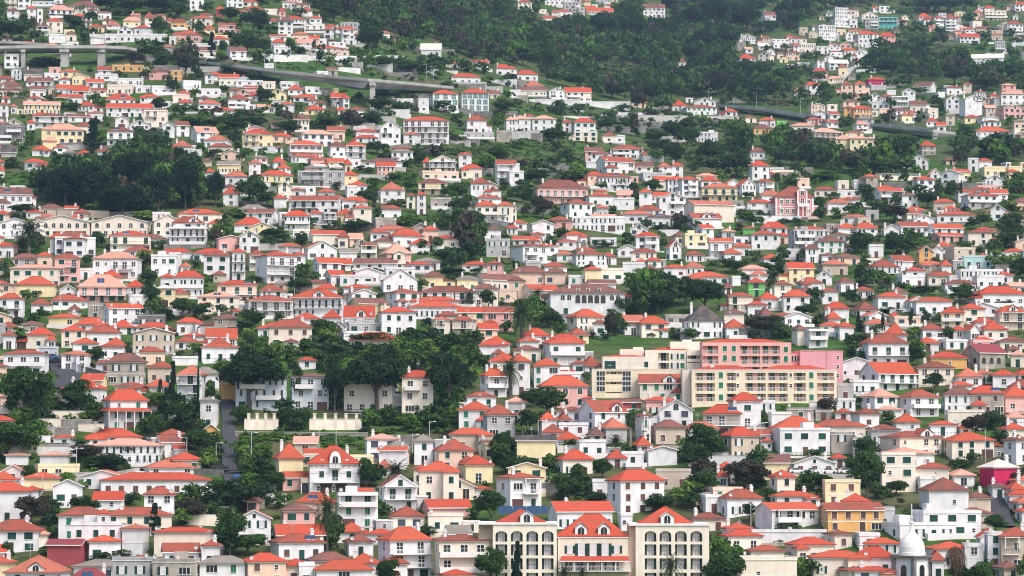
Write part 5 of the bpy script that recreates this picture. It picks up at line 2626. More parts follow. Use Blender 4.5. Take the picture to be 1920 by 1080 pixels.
for u, z_ in ((290, 684), (535, 690), (955, 691), (1103, 688)):
    m = B.part('chimney'); m.box(X(k6(u)) - 0.5, X(k6(u)) + 0.5, 4, 5, Z(693), Z(z_), 'trim')
place(B, 'apartment_block', g, 'long pale yellow apartment block with three floors of balconies and green shutters', 'apartments')

g = Px(1400, 722)
B = Build(); X, Z = g.X, g.Z
k6 = lambda u: 1300 + u / 6.4
v6 = lambda v: 620 + v / 6.4
zf = [(Z(v6(b)), Z(v6(a_))) for a_, b in ((560, 640), (435, 510), (305, 395), (182, 275))]
loggia_block(B, 'walls', X(1317), X(1484), Z(642), 11, [(X(k6(a_)), X(k6(b))) for a_, b in ((112, 300), (562, 805), (822, 1040))], zf, 'wall_S', 'wall_S', 'white', 1.3, False, ('frenchgreen', 'french'), rng=RA_)
m = B.part('roof'); hip_roof(m, X(1318), X(1470), 1.3, 10.5, Z(642), 1.1, 'roof_r', 0.2)
for u, vs in ((380, (215, 328)), (487, (215, 333)), (1113, (225, 340))):
    for v in vs:
        B.win('bright', X(k6(u)), 0, Z(v6(v)))
place(B, 'apartment_block', g, 'salmon pink apartment block with balconies rising behind the yellow one', 'apartments')

g = Px(1535, 724)
B = Build(); X, Z = g.X, g.Z
m = B.part('walls'); m.box(X(1500), X(1582), 0, 9, -6, Z(659), 'wall_i'); m.box(X(1499.5), X(1582.5), -0.08, 9.1, Z(659), Z(657.2), 'wall_i')
r = B.part('shaded_side'); r.box(X(1484), X(1499.8), 1.5, 9, -6, Z(662), 'wall_P')  # receding side in deeper rose, its shade put into the colour
for u in (1487, 1494):
    B.win('wide', X(u), 1.5, Z(672))
for v in (670, 687, 704):
    B.win('small', X(1572), 0, Z(v))
m = B.part('drainpipe'); m.box(X(1551) - 0.07, X(1551) + 0.07, -0.1, 0, -2, Z(660), 'wall_P')
place(B, 'apartment_block', g, 'blank rose pink end block of flats', 'apartments', math.radians(8))

g = Px(1220, 712)
B = Build(); X, Z = g.X, g.Z
k7 = lambda u: 1100 + u / 7.2
v7 = lambda v: 620 + v / 7.2
m = B.part('walls'); m.box(X(k7(215)), X(k7(790)), 0, 10, -6, Z(v7(350)), 'wall_c')
loggia_block(B, 'middle_walls', X(k7(792)), X(k7(1115)), Z(v7(262)), 11, [(X(k7(970)), X(k7(1113)))], [(Z(v7(515)), Z(v7(435))), (Z(v7(405)), Z(v7(300)))], 'wall_c', 'wall_c', 'dark', 1.3, False, ('frenchgreen',), rng=RA_)
m = B.part('east_walls'); m.box(X(k7(1117)), X(k7(1352)), 0.4, 10.6, -6, Z(v7(262)), 'wall_c')
loggia_block(B, 'balcony_bay', X(k7(1354)), X(k7(1552)), Z(v7(265)), 10, [(X(k7(1362)), X(k7(1535)))], [(Z(v7(480)), Z(v7(425))), (Z(v7(425)), Z(v7(335)))], 'wall_c', 'wall_c', 'solid', 1.3, False, ('frenchgreen',), rng=RA_)
m = B.part('stair_block'); m.box(X(k7(455)), X(k7(780)), 3, 10, Z(v7(350)), Z(v7(245)), 'wall_c'); m.box(X(k7(640)), X(k7(775)), 5, 8, Z(v7(245)), Z(v7(212)), 'wall_c')
m = B.part('roof'); hip_roof(m, X(k7(250)), X(k7(760)), 0.6, 9, Z(v7(352)), 0.9, 'roof_r', 0.1); hip_roof(m, X(k7(860)), X(k7(1380)), 1.5, 10, Z(v7(264)), 1.0, 'roof_r', 0.1)
for u in (275, 300, 330, 358):
    B.win('frenchgreen', X(k7(u)), 0, Z(v7(465)))
B.win('shut', X(k7(805)), 0, Z(v7(455)))
for u in (1190, 1295):
    for v in (348, 472):
        B.win('open' if u < 1200 else 'bright', X(k7(u)), 0.4, Z(v7(v)))
m = B.part('upper_step'); m.box(X(k7(1140)), X(k7(1552)), 3.2, 11.5, Z(v7(265)), Z(v7(142)), 'wall_c'); m.box(X(k7(1310)), X(k7(1440)), 5, 8, Z(v7(142)), Z(v7(112)), 'wall_c')
m = B.part('roof_terrace_rail'); m.box(X(k7(400)), X(k7(790)), -0.2, -0.05, Z(v7(530)), Z(v7(495)), 'wall_c')
place(B, 'apartment_block', g, 'stepped cream apartment block with red roof edges behind the yellow flats', 'apartments')

g = Px(1178, 746)
B = Build(); X, Z = g.X, g.Z
loggia_block(B, 'walls', X(1110), X(1254), Z(693), 10, [(X(k7(255)), X(k7(480)))], [(Z(v7(890)), Z(v7(830))), (Z(v7(770)), Z(v7(690))), (Z(v7(635)), Z(v7(550)))], 'wall_Y', 'wall_Y', 'solid', 1.2, False, ('french', 'wide'), rng=RA_)
m = B.part('parapet'); m.box(X(1109.5), X(1254.5), -0.1, 10.1, Z(693), Z(691.5), 'wall_c')
for u in (190, 540):
    for v in (612, 742):
        B.win('teal' if False else 'wide', X(k7(u)), 0, Z(v7(v)) + 0.55)
        B.win('wide', X(k7(u)), 0, Z(v7(v)) - 0.75)
place(B, 'apartment_block', g, 'small yellow apartment block with tall dark windows left-side of the gabled house', 'apartments')

# pink mansion
g = Px(1489, 408)
B = Build(); X, Z = g.X, g.Z
k13 = lambda u: 1430 + u / 13.5
v13 = lambda v: 340 + v / 13.5
m = B.part('walls'); m.box(X(k13(330)), X(k13(1290)), 0, 12, -6, Z(v13(400)), 'wall_P')
bd = B.part('white_bands')
for v in (400, 640, 850):
    bd.box(X(k13(330)) - 0.08, X(k13(1290)) + 0.08, -0.08, 12.1, Z(v13(v + 14)), Z(v13(v - 8)), 'trim')
for u in (340, 445, 1275):
    bd.box(X(k13(u)) - 0.35, X(k13(u)) + 0.35, -0.12, 0.0, 0, Z(v13(410)), 'trim')
rf = B.part('roof'); hip_roof(rf, X(k13(330)), X(k13(1290)), 0, 12, Z(v13(395)), Z(v13(150)) - Z(v13(395)) + 0.9, 'roof_q', 0.5)
t = B.part('entrance_bay'); t.box(X(k13(865)), X(k13(1110)), -1.6, 4, -3, Z(v13(250)), 'wall_P')
t.prism([(X(k13(850)), Z(v13(250))), (X(k13(1125)), Z(v13(250))), (X(k13(988)), Z(v13(180)))], -1.8, 4, 'trim')
for u in (875, 1100):
    t.box(X(k13(u)) - 0.3, X(k13(u)) + 0.3, -1.75, -1.6, 0, Z(v13(250)), 'trim')
bl = B.part('balcony'); bl.box(X(k13(860)), X(k13(1160)), -3.0, -1.6, Z(v13(650)), Z(v13(635)), 'trim'); railing(bl, X(k13(860)), X(k13(1160)), -3.0, -1.6, Z(v13(635)), 'solid')
for u in (880, 990, 1090, 1140):
    bl.box(X(k13(u)) - 0.18, X(k13(u)) + 0.18, -2.9, -2.6, -3, Z(v13(650)), 'trim')
bl = B.part('terrace'); bl.box(X(k13(1291)), X(k13(1440)), 1, 8, -6, Z(v13(640)), 'wall_P'); bl.box(X(k13(1291)), X(k13(1442)), 0.9, 8.1, Z(v13(640)), Z(v13(600)), 'trim')
for u in (480, 630, 770, 1165):
    for v in (515, 745):
        m2 = B.part('window_surround'); m2.box(X(k13(u)) - 0.85, X(k13(u)) + 0.85, -0.1, 0, Z(v13(v)) - 1.1, Z(v13(v)) + 1.1, 'trim')
        B.win('glass', X(k13(u)), -0.1, Z(v13(v)))
B.win('frenchopen' if False else 'arch', X(k13(988)), -1.6, Z(v13(310)))
m2 = B.part('window_surround'); m2.box(X(k13(935)), X(k13(1050)), -1.68, -1.6, Z(v13(600)), Z(v13(440)), 'trim')
B.win('french', X(k13(990)), -1.68, Z(v13(520)))
m = B.part('garden_steps'); m.box(X(k13(700)), X(k13(1380)), -5.5, -3.1, -6, Z(v13(905)), 'wall_a')
place(B, 'mansion', g, 'rose pink two-storey mansion with white bands and a gabled entrance bay', 'mansion', math.radians(5))

# white house with pointed dormer
g = Px(625, 923)
B = Build(); X, Z = g.X, g.Z
k9 = lambda u: 540 + u / 9.82
v9 = lambda v: 820 + v / 9.82
m = B.part('walls'); m.box(X(k9(400)), X(k9(1320)), 0, 10, -6, Z(v9(495)), 'wall_w')
bd = B.part('string_courses')
for v in (655, 835):
    bd.box(X(k9(400)) - 0.06, X(k9(1320)) + 0.06, -0.06, 10.06, Z(v9(v + 8)), Z(v9(v)), 'wall_t')
for i in range(9):
    u = 440 + i * 98
    if not 700 < u < 1010:
        bd.box(X(k9(u)) - 0.08, X(k9(u)) + 0.08, -0.2, 0, Z(v9(555)), Z(v9(500)), 'wall_t')
rf = B.part('roof'); hip_roof(rf, X(k9(380)), X(k9(1320)), 0, 10, Z(v9(495)), Z(v9(180)) - Z(v9(495)) + 0.4, 'roof_r', 0.5)
gable_roof(rf, X(k9(330)), X(k9(640)), 4, 9, Z(v9(300)), 1.0, 'roof_r', 'x')
d_ = B.part('pointed_dormer')
xc = X(k9(868))
pts = [(xc - 1.35, Z(v9(560))), (xc + 1.35, Z(v9(560)))] + [(xc + 1.35 * math.cos(t) ** 0.8 if t < math.pi / 2 else xc - 1.35 * abs(math.cos(t)) ** 0.8, Z(v9(480)) + (Z(v9(255)) - Z(v9(480))) * math.sin(t)) for t in [math.pi * i / 12 for i in range(13)]]
d_.prism(pts, -0.5, 4, 'trim')
pts2 = [(xc + (x_ - xc) * 1.16, Z(v9(480)) + (z_ - Z(v9(480))) * 1.12) for x_, z_ in pts[2:]]
d_.prism(pts2, -0.15, 4.2, 'roof_r')
B.win('arch', xc, -0.5, Z(v9(415)))
bl = B.part('balcony'); bl.box(xc - 1.3, xc + 1.3, -1.2, 0, Z(v9(570)), Z(v9(555)), 'trim'); railing(bl, xc - 1.3, xc + 1.3, -1.2, 0, Z(v9(555)), 'dark')
bl = B.part('long_balcony'); bl.box(X(k9(480)), X(k9(1320)), -1.4, 0, Z(v9(840)), Z(v9(820)), 'trim'); railing(bl, X(k9(480)), X(k9(1320)), -1.4, 0, Z(v9(820)), 'white')
for u in (618, 1118):
    B.win('shut', X(k9(u)), 0, Z(v9(685)))
B.win('frenchgreen', xc, 0, Z(v9(700)))
for u in (300, 340, 380):
    pass
p_ = B.part('porch'); p_.box(X(k9(240)), X(k9(399)), 1, 6, -6, Z(v9(840)), 'wall_w'); p_.box(X(k9(235)), X(k9(399)), 0.8, 6.2, Z(v9(840)), Z(v9(750)), 'wall_t')
B.win('archbig', X(k9(320)), 1, Z(v9(930)))
for u in (630, 1085):
    sk = B.part('skylight'); sk.box(X(k9(u)) - 0.4, X(k9(u)) + 0.4, 0.55, 1.6, Z(v9(470)) + 0.2, Z(v9(415)) + 0.15, 'curtain')
c_ = B.part('chimney'); chimney(c_, X(k9(1100)), 3.5, Z(v9(330)), 1.6)
for i in range(6):
    B.win('garage' if i in (1, 3) else 'small', X(k9(560 + i * 140)), 0, Z(v9(940)))
place(B, 'villa', g, 'white villa with a pointed arched dormer and long balcony', 'villa', math.radians(6))

# arcaded villa
g = Px(1103, 594)
B = Build(); X, Z = g.X, g.Z
k5 = lambda u: 960 + u / 5
v5 = lambda v: 432 + v / 5
m = B.part('walls'); m.box(X(k5(360)), X(k5(1060)), 0, 11, -6, Z(v5(590)), 'wall_w')
rf = B.part('roof'); hip_roof(rf, X(k5(360)), X(k5(1060)), 0, 11, Z(v5(588)), 2.9, 'roof_d', 0.6); hip_roof(rf, X(k5(560)), X(k5(830)), 1, 9, Z(v5(585)), 3.6, 'roof_d', 0.2)
for u in (617, 676, 736, 796, 855):
    B.win('archbig', X(k5(u)), 0, Z(v5(645)))
for u in (474, 536, 938, 996):
    B.win('arch', X(k5(u)), 0, Z(v5(630)))
B.win('frenchgreen', X(k5(503)), 0, Z(v5(765)))
for u in (620, 715, 820):
    dd_ = B.part('dormer'); dd_.box(X(k5(u)) - 0.7, X(k5(u)) + 0.7, 0.7, 3, Z(v5(570)), Z(v5(540)), 'wall_s')
    B.win('small', X(k5(u)), 0.7, Z(v5(555)))
c_ = B.part('chimney'); chimney(c_, X(k5(545)), 3, Z(v5(555)), 1.4)
place(B, 'arcaded_villa', g, 'white villa with a row of arched openings under a brown tiled roof', 'villa', math.radians(4))

# stone chapel
g = Px(1852, 692)
B = Build(); X, Z = g.X, g.Z
m = B.part('walls'); m.box(X(1834), X(1893), 0, 8, -6, Z(661), 'wall_s')
for x_ in (X(1834), X(1893)):
    m.poly([(x_, 0, Z(661)), (x_, 8, Z(661)), (x_, 4, Z(661) + 2.4)], 'wall_s')
rf = B.part('roof'); gable_roof(rf, X(1834), X(1893), 0, 8, Z(661), 2.4, 'roof_m', 'x')
for u in (1843, 1861, 1878):
    B.win('archstone', X(u), 0, Z(676))
for y_ in (2.2, 5.8):
    B.win('archstone', X(1834), y_, Z(676), -math.pi / 2)
place(B, 'stone_chapel', g, 'weathered stone chapel with arched windows and a maroon roof', 'chapel', math.radians(28))

# oval emblem on the big white gabled warehouse
for (xa, xb, yr, ye, yb, c, opt) in HOUSES:
    if abs(xa - 1802) < 1.5 and c == 'wgw':
        p_, s_ = anchor((xa + xb) / 2, yb)
        m = MB()
        n0 = 28
        for i in range(n0):
            t0, t1 = 2 * math.pi * i / n0, 2 * math.pi * (i + 1) / n0
            if i % 7 == 3:
                continue
            m.poly([(2.3 * math.cos(t0), 0, 1.15 * math.sin(t0)), (2.3 * math.cos(t1), 0, 1.15 * math.sin(t1)), (1.75 * math.cos(t1), 0, 0.8 * math.sin(t1)), (1.75 * math.cos(t0), 0, 0.8 * math.sin(t0))], 'slate_blind')
        m.poly([(-1.0, -0.01, 0.5), (-0.3, -0.01, 0.5), (-0.5, -0.01, -0.5), (-0.8, -0.01, -0.5)], 'slate_blind')
        m.poly([(0.1, -0.01, 0.5), (0.9, -0.01, 0.5), (0.5, -0.01, -0.4)], 'slate_blind')
        EMBLEM = (m, (xa + xb) / 2 + 6, ye + 9, p_, s_)

# ------------------------------------------------------------------ viaducts and bridges
def bridge(name, pts, width, depth, piers, label, rail=True):
    """pts: (pixel x, pixel y of the deck edge, pixel y of the ground below it); piers: (pixel x, half width px)"""
    P3 = []
    for x, y, yg in pts:
        p, s = anchor(x, yg)
        P3.append((Vector((p[0], p[1], p[2] + (yg - y) / s)), s, p[2]))
    root = bpy.data.objects.new(name, None)
    col.objects.link(root)
    o0 = P3[0][0]
    root.location = o0
    dk, pa = MB(), MB()
    def quad(mb, a, b, off0, off1, z0, z1, m):
        pass
    sec = []
    for i, (p, s, zg) in enumerate(P3):
        a = P3[max(0, i - 1)][0]
        b = P3[min(len(P3) - 1, i + 1)][0]
        d = (b - a)
        d.z = 0
        d.normalize()
        n = Vector((-d.y, d.x, 0))
        if n.y < 0:
            n = -n
        q = p - o0
        dp = depth if not callable(depth) else depth(i / (len(P3) - 1))
        sec.append([q + n * t + Vector((0, 0, z)) for t, z in ((0, 0), (width, 0), (width, -0.7), (width * 0.75, -dp), (width * 0.25, -dp), (0, -0.7))])
        sec[-1].append((q, n))
    for i in range(len(sec) - 1):
        A, Bq = sec[i], sec[i + 1]
        for k in range(6):
            j = (k + 1) % 6
            dk.poly([A[k], Bq[k], Bq[j], A[j]], 'asphalt' if k == 0 else 'concrete' if k in (1, 4, 5) else 'concrete_dark')  # underside and far web get darker concrete, shade put into the colour
        for off in (0, width - 0.3):
            (qa, na), (qb, nb) = A[6], Bq[6]
            for z0, z1, t in ((-0.35, 0.85, 0.3),):
                a0, a1 = qa + na * off, qa + na * (off + t)
                b0, b1 = qb + nb * off, qb + nb * (off + t)
                sh = Vector((0, 0, 0))
                up0, up1 = Vector((0, 0, 0.02)), Vector((0, 0, z1))
                if off == 0:
                    a0, b0 = a0 - na * 0.15, b0 - nb * 0.15
                    up0 = Vector((0, 0, -0.45))
                pa.poly([a0 + up0, b0 + up0, b0 + up1, a0 + up1], 'concrete')
                pa.poly([a1 + up0, b1 + up0, b1 + up1, a1 + up1], 'concrete')
                pa.poly([a0 + up1, b0 + up1, b1 + up1, a1 + up1], 'concrete')
    add('deck', dk.mesh('deck'), root)
    add('parapets', pa.mesh('parapets'), root)
    xs = [t[0] for t in pts]
    for x, hw in piers:
        for i in range(len(xs) - 1):
            if xs[i] <= x <= xs[i + 1]:
                t = (x - xs[i]) / (xs[i + 1] - xs[i])
                c = sec[i][6][0].lerp(sec[i + 1][6][0], t)
                n = sec[i][6][1]
                c = c + n * width * 0.3
                s = P3[i][1]
                pm = MB()
                r = hw / s
                w2 = o0 + c
                zg = float(zt(w2.x, w2.y)) - o0.z - 6
                pm.box(c.x - r, c.x + r, c.y - width * 0.25, c.y + width * 0.25, zg, c.z - 0.8, 'concrete')
                pm.box(c.x - r * 1.25, c.x + r * 1.25, c.y - width * 0.32, c.y + width * 0.32, c.z - 2.6, c.z - 1.2, 'concrete')
                add('pier', pm.mesh('pier'), root)
                break
    tag(root, label, 'bridge')
    return root
bridge('viaduct', [(-40, 90, 128), (40, 88, 127), (120, 88, 126), (190, 88, 124), (235, 90, 118), (256, 94, 106)], 11, 1.9, [(44, 3.5), (122, 7), (196, 6)], 'curving grey concrete viaduct on tall piers')
bridge('viaduct', [(-40, 78, 95), (30, 80, 96), (90, 85, 98)], 9, 1.6, [(66, 3)], 'upper ramp of the grey viaduct')
bridge('road_bridge', [(372, 116, 122), (440, 124, 142), (520, 134, 160), (600, 142, 180), (690, 150, 203), (770, 157, 190), (850, 165, 176)], 12, lambda t: 2.1 + 1.5 * math.exp(-((t - 0.68) / 0.2) ** 2), [(690, 4.5)], 'long straight concrete road bridge with one tall pier')
bridge('road_bridge', [(1345, 198, 205), (1420, 205, 216), (1510, 219, 230)], 9, 1.8, [(1400, 3)], 'short grey road bridge beside the dark woodland')
bridge('road_bridge', [(1620, 233, 240), (1690, 240, 254), (1750, 246, 262), (1800, 252, 256)], 10, lambda t: 2.2 + 1.2 * t, [(1742, 4)], 'grey road bridge above the stone house')

# ------------------------------------------------------------------ roads
def ribbon(name, pts, m, lift=0.06, zoff=0.0):
    """a road laid on the slope through pixel points with widths in metres"""
    P3 = []
    for x, y, wd in pts:
        p, s = anchor(x, y)
        P3.append((p, wd))
    fine = []
    for i in range(len(P3) - 1):
        for t in range(12):
            f = t / 12
            fine.append((P3[i][0].lerp(P3[i + 1][0], f), P3[i][1] + (P3[i + 1][1] - P3[i][1]) * f))
    fine.append(P3[-1])
    mb = MB()
    pr = None
    for i, (p, wd) in enumerate(fine):
        a, b = fine[max(0, i - 1)][0], fine[min(len(fine) - 1, i + 1)][0]
        d = b - a
        d.z = 0
        d.normalize()
        n = Vector((-d.y, d.x, 0))
        l, r = p + n * wd / 2, p - n * wd / 2
        z = max(float(zt(l.x, l.y)), float(zt(r.x, r.y)), float(zt(p.x, p.y))) + lift
        l, r = Vector((l.x, l.y, z)), Vector((r.x, r.y, z))
        if pr:
            mb.poly([pr[0], pr[1], r, l], m)
            for s0, s1 in ((pr[0], l), (pr[1], r)):
                mb.poly([s0, s1, s1 - Vector((0, 0, 2.5)), s0 - Vector((0, 0, 2.5))], 'stone_wall')
        pr = (l, r)
    o = add(name, mb.mesh(name))
    o['kind'] = 'structure'
    return o
ribbon('road', [(424, 742, 3.3), (428, 780, 3.3), (429, 830, 3.4), (430, 870, 3.5), (440, 915, 4.2)], 'asphalt', 0.4)
ribbon('road', [(92, 664, 5.5), (112, 690, 5.5), (132, 708, 5.5), (112, 730, 5.5)], 'asphalt', 0.35)
ribbon('road', [(1858, 925, 4.5), (1872, 955, 4.5), (1884, 990, 4.5)], 'asphalt', 0.35)
ribbon('road', [(330, 884, 4.5), (390, 886, 5), (430, 889, 5)], 'asphalt', 0.3)
ribbon('road', [(945, 572, 4), (930, 592, 4), (918, 612, 4), (905, 640, 4)], 'asphalt', 0.35)
ribbon('road', [(1612, 118, 4.5), (1588, 138, 4.5), (1572, 156, 4.5), (1545, 160, 4.5)], 'concrete', 0.4)
ribbon('road', [(1905, 78, 4), (1885, 100, 4), (1840, 108, 4), (1815, 122, 4)], 'concrete', 0.4)
ribbon('road', [(1120, 226, 5), (1250, 226, 5), (1350, 228, 5)], 'asphalt', 0.3)
# zebra crossing stripes on the steep road
zb = MB()
pz, sz = anchor(438, 890)
for i in range(9):
    x_, y_ = pz.x - 2.6 + i * 0.62, pz.y - 0.4
    zz = max(float(zt(x_, y_ + yy)) for yy in (-1.3, 0, 1.3)) + 0.47
    zb.box(x_, x_ + 0.36, y_ - 1.3, y_ + 1.3, zz, zz + 0.02, 'paint')
o = add('road_marking', zb.mesh('road_marking')); o['kind'] = 'structure'

# ------------------------------------------------------------------ retaining and garden walls
def wall_thing(x0, y0, x1, y1, hpx, m, label, name='retaining_wall', pill=0):
    a, s0 = anchor(x0, y0)
    b, s1 = anchor(x1, y1)
    mb = MB()
    n = 10
    L = b - a
    d = Vector((L.x, L.y, 0)).normalized()
    nn = Vector((-d.y, d.x, 0))
    if nn.y < 0:
        nn = -nn
    for i in range(n):
        p, q = a.lerp(b, i / n), a.lerp(b, (i + 1) / n)
        h = hpx / ((s0 + s1) / 2)
        P0, P1, P2, P3 = p, q, q + nn * 0.6, p + nn * 0.6
        lo, hi = Vector((0, 0, -4)), Vector((0, 0, h))
        mb.poly([P0 + lo, P1 + lo, P1 + hi, P0 + hi], m)
        mb.poly([P0 + hi, P1 + hi, P2 + hi, P3 + hi], 'concrete')
        mb.poly([P2 + lo, P3 + lo, P3 + hi, P2 + hi], m)
    root = bpy.data.objects.new(name, None)
    col.objects.link(root)
    root.location = a
    mb.v = [(x - a.x, y - a.y, z - a.z) for x, y, z in mb.v]
    add('wall_face', mb.mesh('wall_face'), root)
    cp = MB()
    h = hpx / ((s0 + s1) / 2)
    for i in range(n):
        p, q = a.lerp(b, i / n) - a, a.lerp(b, (i + 1) / n) - a
        v = [p - nn * 0.08, q - nn * 0.08, q + nn * 0.68, p + nn * 0.68]
        for za, zb_ in ((h, h + 0.16),):
            cp.poly([u + Vector((0, 0, zb_)) for u in v], 'concrete')
            cp.poly([v[0] + Vector((0, 0, za)), v[1] + Vector((0, 0, za)), v[1] + Vector((0, 0, zb_)), v[0] + Vector((0, 0, zb_))], 'concrete')
    add('coping', cp.mesh('coping'), root)
    for i in range(pill):
        p = a.lerp(b, (i + 0.5) / pill) - a
        pm = MB()
        pm.box(p.x - 0.35, p.x + 0.35, p.y - 0.1, p.y + 0.6, p.z - 1, p.z + h + 1.3, m)
        pm.box(p.x - 0.45, p.x + 0.45, p.y - 0.2, p.y + 0.7, p.z + h + 1.3, p.z + h + 1.5, m)
        add('pillar', pm.mesh('pillar'), root)
    tag(root, label, 'wall', None, ((x0 + x1) / 2, (y0 + y1) / 2))
for W_ in [(62, 911, 170, 908, 22, 'concrete', 'grey concrete retaining wall'), (170, 908, 262, 890, 12, 'concrete', 'grey concrete retaining wall'), (700, 833, 790, 834, 17, 'stone_wall', 'rough stone retaining wall'),
           (440, 818, 690, 820, 8, 'stone_wall', 'dark retaining wall under the hedge'), (806, 448, 888, 446, 14, 'concrete', 'grey concrete retaining wall'), (1036, 465, 1100, 464, 11, 'stone_wall', 'stone retaining wall'),
           (452, 471, 551, 470, 13, 'concrete', 'curved pale retaining wall'), (106, 406, 204, 409, 13, 'wall_t', 'weathered plaster garden wall'), (108, 284, 160, 280, 10, 'concrete', 'grey retaining wall'),
           (730, 286, 772, 280, 12, 'stone_wall', 'stone retaining wall'), (640, 336, 722, 338, 10, 'concrete', 'grey retaining wall'), (958, 265, 1012, 262, 18, 'wall_g', 'tall grey retaining wall'),
           (1120, 221, 1385, 224, 6, 'concrete', 'long low roadside parapet wall'), (1656, 354, 1840, 356, 12, 'stone_wall', 'long stone terrace wall'), (514, 116, 692, 118, 13, 'wall_w', 'long white two-tier wall'),
           (1482, 917, 1600, 918, 28, 'wall_c', 'tall cream retaining wall under parked cars'), (600, 905, 700, 908, 10, 'concrete', 'low grey wall'), (1080, 720, 1110, 745, 8, 'concrete', 'low grey wall'),
           (160, 700, 205, 712, 12, 'stone_wall', 'rubble stone wall beside the curving road'), (118, 690, 152, 700, 14, 'wall_w', 'white wall beside the curving road'), (1376, 290, 1400, 292, 10, 'stone_wall', 'grey stone retaining wall'),
           (1555, 292, 1655, 290, 9, 'concrete', 'grey retaining wall under the yellow villas'), (870, 410, 1000, 436, 9, 'concrete', 'concrete terrace wall'), (640, 430, 760, 436, 8, 'stone_wall', 'stone terrace wall'),
           (1480, 660, 1590, 770, 1, 'concrete', '') ]:
    if W_[6]:
        wall_thing(*W_)
wall_thing(458, 806, 522, 806, 20, 'wall_c', 'pale yellow garden wall with square pillars', 'garden_wall', 4)
wall_thing(580, 806, 678, 806, 20, 'wall_c', 'pale yellow garden wall with square pillars', 'garden_wall', 5)
# low terrace walls everywhere on the slope
tw = MB()
RW_ = random.Random(9)
wc = [(RW_.uniform(0, 1920), 1080 - 1000 * RW_.random()) for _ in range(2600)]
WP = isect([c[0] for c in wc], [c[1] for c in wc])
RAW = np.array(RECTS)
nw = 0
for (x, y), p in zip(wc, WP):
    if any(inside(x, y, P_) for P_ in FOREST + MEADOW + [[(440, 750), (860, 750), (860, 860), (440, 880)]]):
        continue
    s = FPX / (p[1] * CP + p[2] * SP)
    L, h = RW_.uniform(6, 24), RW_.uniform(1.0, 3.0)
    xa, xb, ya = x - L * s / 2, x + L * s / 2, y - h * s
    ov = np.clip(np.minimum(RAW[:, 1], xb) - np.maximum(RAW[:, 0], xa), 0, None) * np.clip(np.minimum(RAW[:, 3], y) - np.maximum(RAW[:, 2], ya), 0, None)
    if ov.sum() > 0.3 * (xb - xa) * (y - ya) or road_hit(xa, xb, ya, y):
        continue
    k = RW_.choices(['stone_wall', 'concrete', 'wall_w', 'wall_t', 'wall_g', 'wall_c'], [5, 1.5, 3, 1, 0.6, 1.2])[0]
    t = MB()
    t.box(-L / 2, L / 2, 0, 0.5, -4, h, k)
    t.box(-L / 2 - 0.05, L / 2 + 0.05, -0.06, 0.56, h, h + 0.12, 'concrete')
    tw.join(t, tuple(p), math.radians(RW_.gauss(0, 10)))
    nw += 1
    if nw > 200:
        break
o = add('terrace_walls', tw.mesh('terrace_walls')); o['kind'] = 'stuff'; o['label'] = 'low stone and plaster terrace walls stepping up the whole slope'; o['category'] = 'terrace walls'

# ------------------------------------------------------------------ cars, lamps, billboard
CAR = {}
def car_mesh(cname):
    if cname in CAR:
        return CAR[cname]
    k = 'car_' + cname
    b = MB()
    prof_ = [(-2.05, 0.35), (2.05, 0.35), (2.1, 0.75), (1.95, 0.95), (1.15, 1.02), (0.55, 1.45), (-1.1, 1.47), (-1.85, 1.05), (-2.1, 0.9)]
    b.prism(prof_, -0.85, 0.85, k)
    gl = MB()
    gl.prism([(1.0, 1.05), (0.52, 1.40), (-1.05, 1.42), (-1.6, 1.06)], -0.87, 0.87, 'glass')
    wh = MB()
    for i in range(12):
        a0, a1 = 2 * math.pi * i / 12, 2 * math.pi * (i + 1) / 12
        for y_ in (-0.1, 0.1):
            wh.poly([(0, y_, 0), (0.33 * math.cos(a0), y_, 0.33 * math.sin(a0)), (0.33 * math.cos(a1), y_, 0.33 * math.sin(a1))], 'tyre')
        wh.poly([(0.33 * math.cos(a0), -0.1, 0.33 * math.sin(a0)), (0.33 * math.cos(a1), -0.1, 0.33 * math.sin(a1)), (0.33 * math.cos(a1), 0.1, 0.33 * math.sin(a1)), (0.33 * math.cos(a0), 0.1, 0.33 * math.sin(a0))], 'tyre')
    CAR[cname] = (b.mesh('car_body'), gl.mesh('car_glass'), wh.mesh('car_wheel'))
    return CAR[cname]
def car(x, y, cname, rz, lift, label):
    p, s = anchor(x, y)
    bm_, gm_, wm_ = car_mesh(cname)
    root = bpy.data.objects.new('parked_car', None)
    col.objects.link(root)
    root.location = (p.x, p.y, p.z + lift)
    root.rotation_euler = (0, 0, rz)
    add('body', bm_, root); add('side_windows', gm_, root)
    for sx in (-1.3, 1.3):
        for sy in (-0.82, 0.82):
            add('wheel', wm_, root, (sx, sy, 0.33))
    tag(root, label, 'car', 'parked cars')
# a deck for the four cars above the cream wall
pd, sd_ = anchor(1541, 917)
dk = MB(); dk.box(-7.6, 7.4, 0.3, 6.5, -4, 28 / sd_ + 0.02, 'concrete')
o = add('parking_deck', dk.mesh('parking_deck'), None, pd); o['kind'] = 'structure'
for i, x in enumerate((1478 + 12, 1509, 1542, 1572)):
    root = None
    car(x, 917, 'white', RW_.uniform(-0.05, 0.05), 0, ['first white parked car on the deck, beside the brown-topped house', 'second white car along the parking deck above the cream wall', 'third white car along the parking deck above the cream wall', 'fourth white car on the parking deck, beside the big tree'][i])
    last = [o_ for o_ in col.objects if o_.name.startswith('parked_car')][-1]
    last.location = (pd.x + (-5.6 + i * 3.75), pd.y + 1.6, pd.z + 28 / sd_ + 0.03)
    last.scale = (0.82, 0.9, 0.95)
car(95, 676, 'blue', 0.9, 0.4, 'dark blue car parked on the curving road')
car(103, 684, 'dark', 0.9, 0.4, 'dark red-black car parked lower on the curving road')
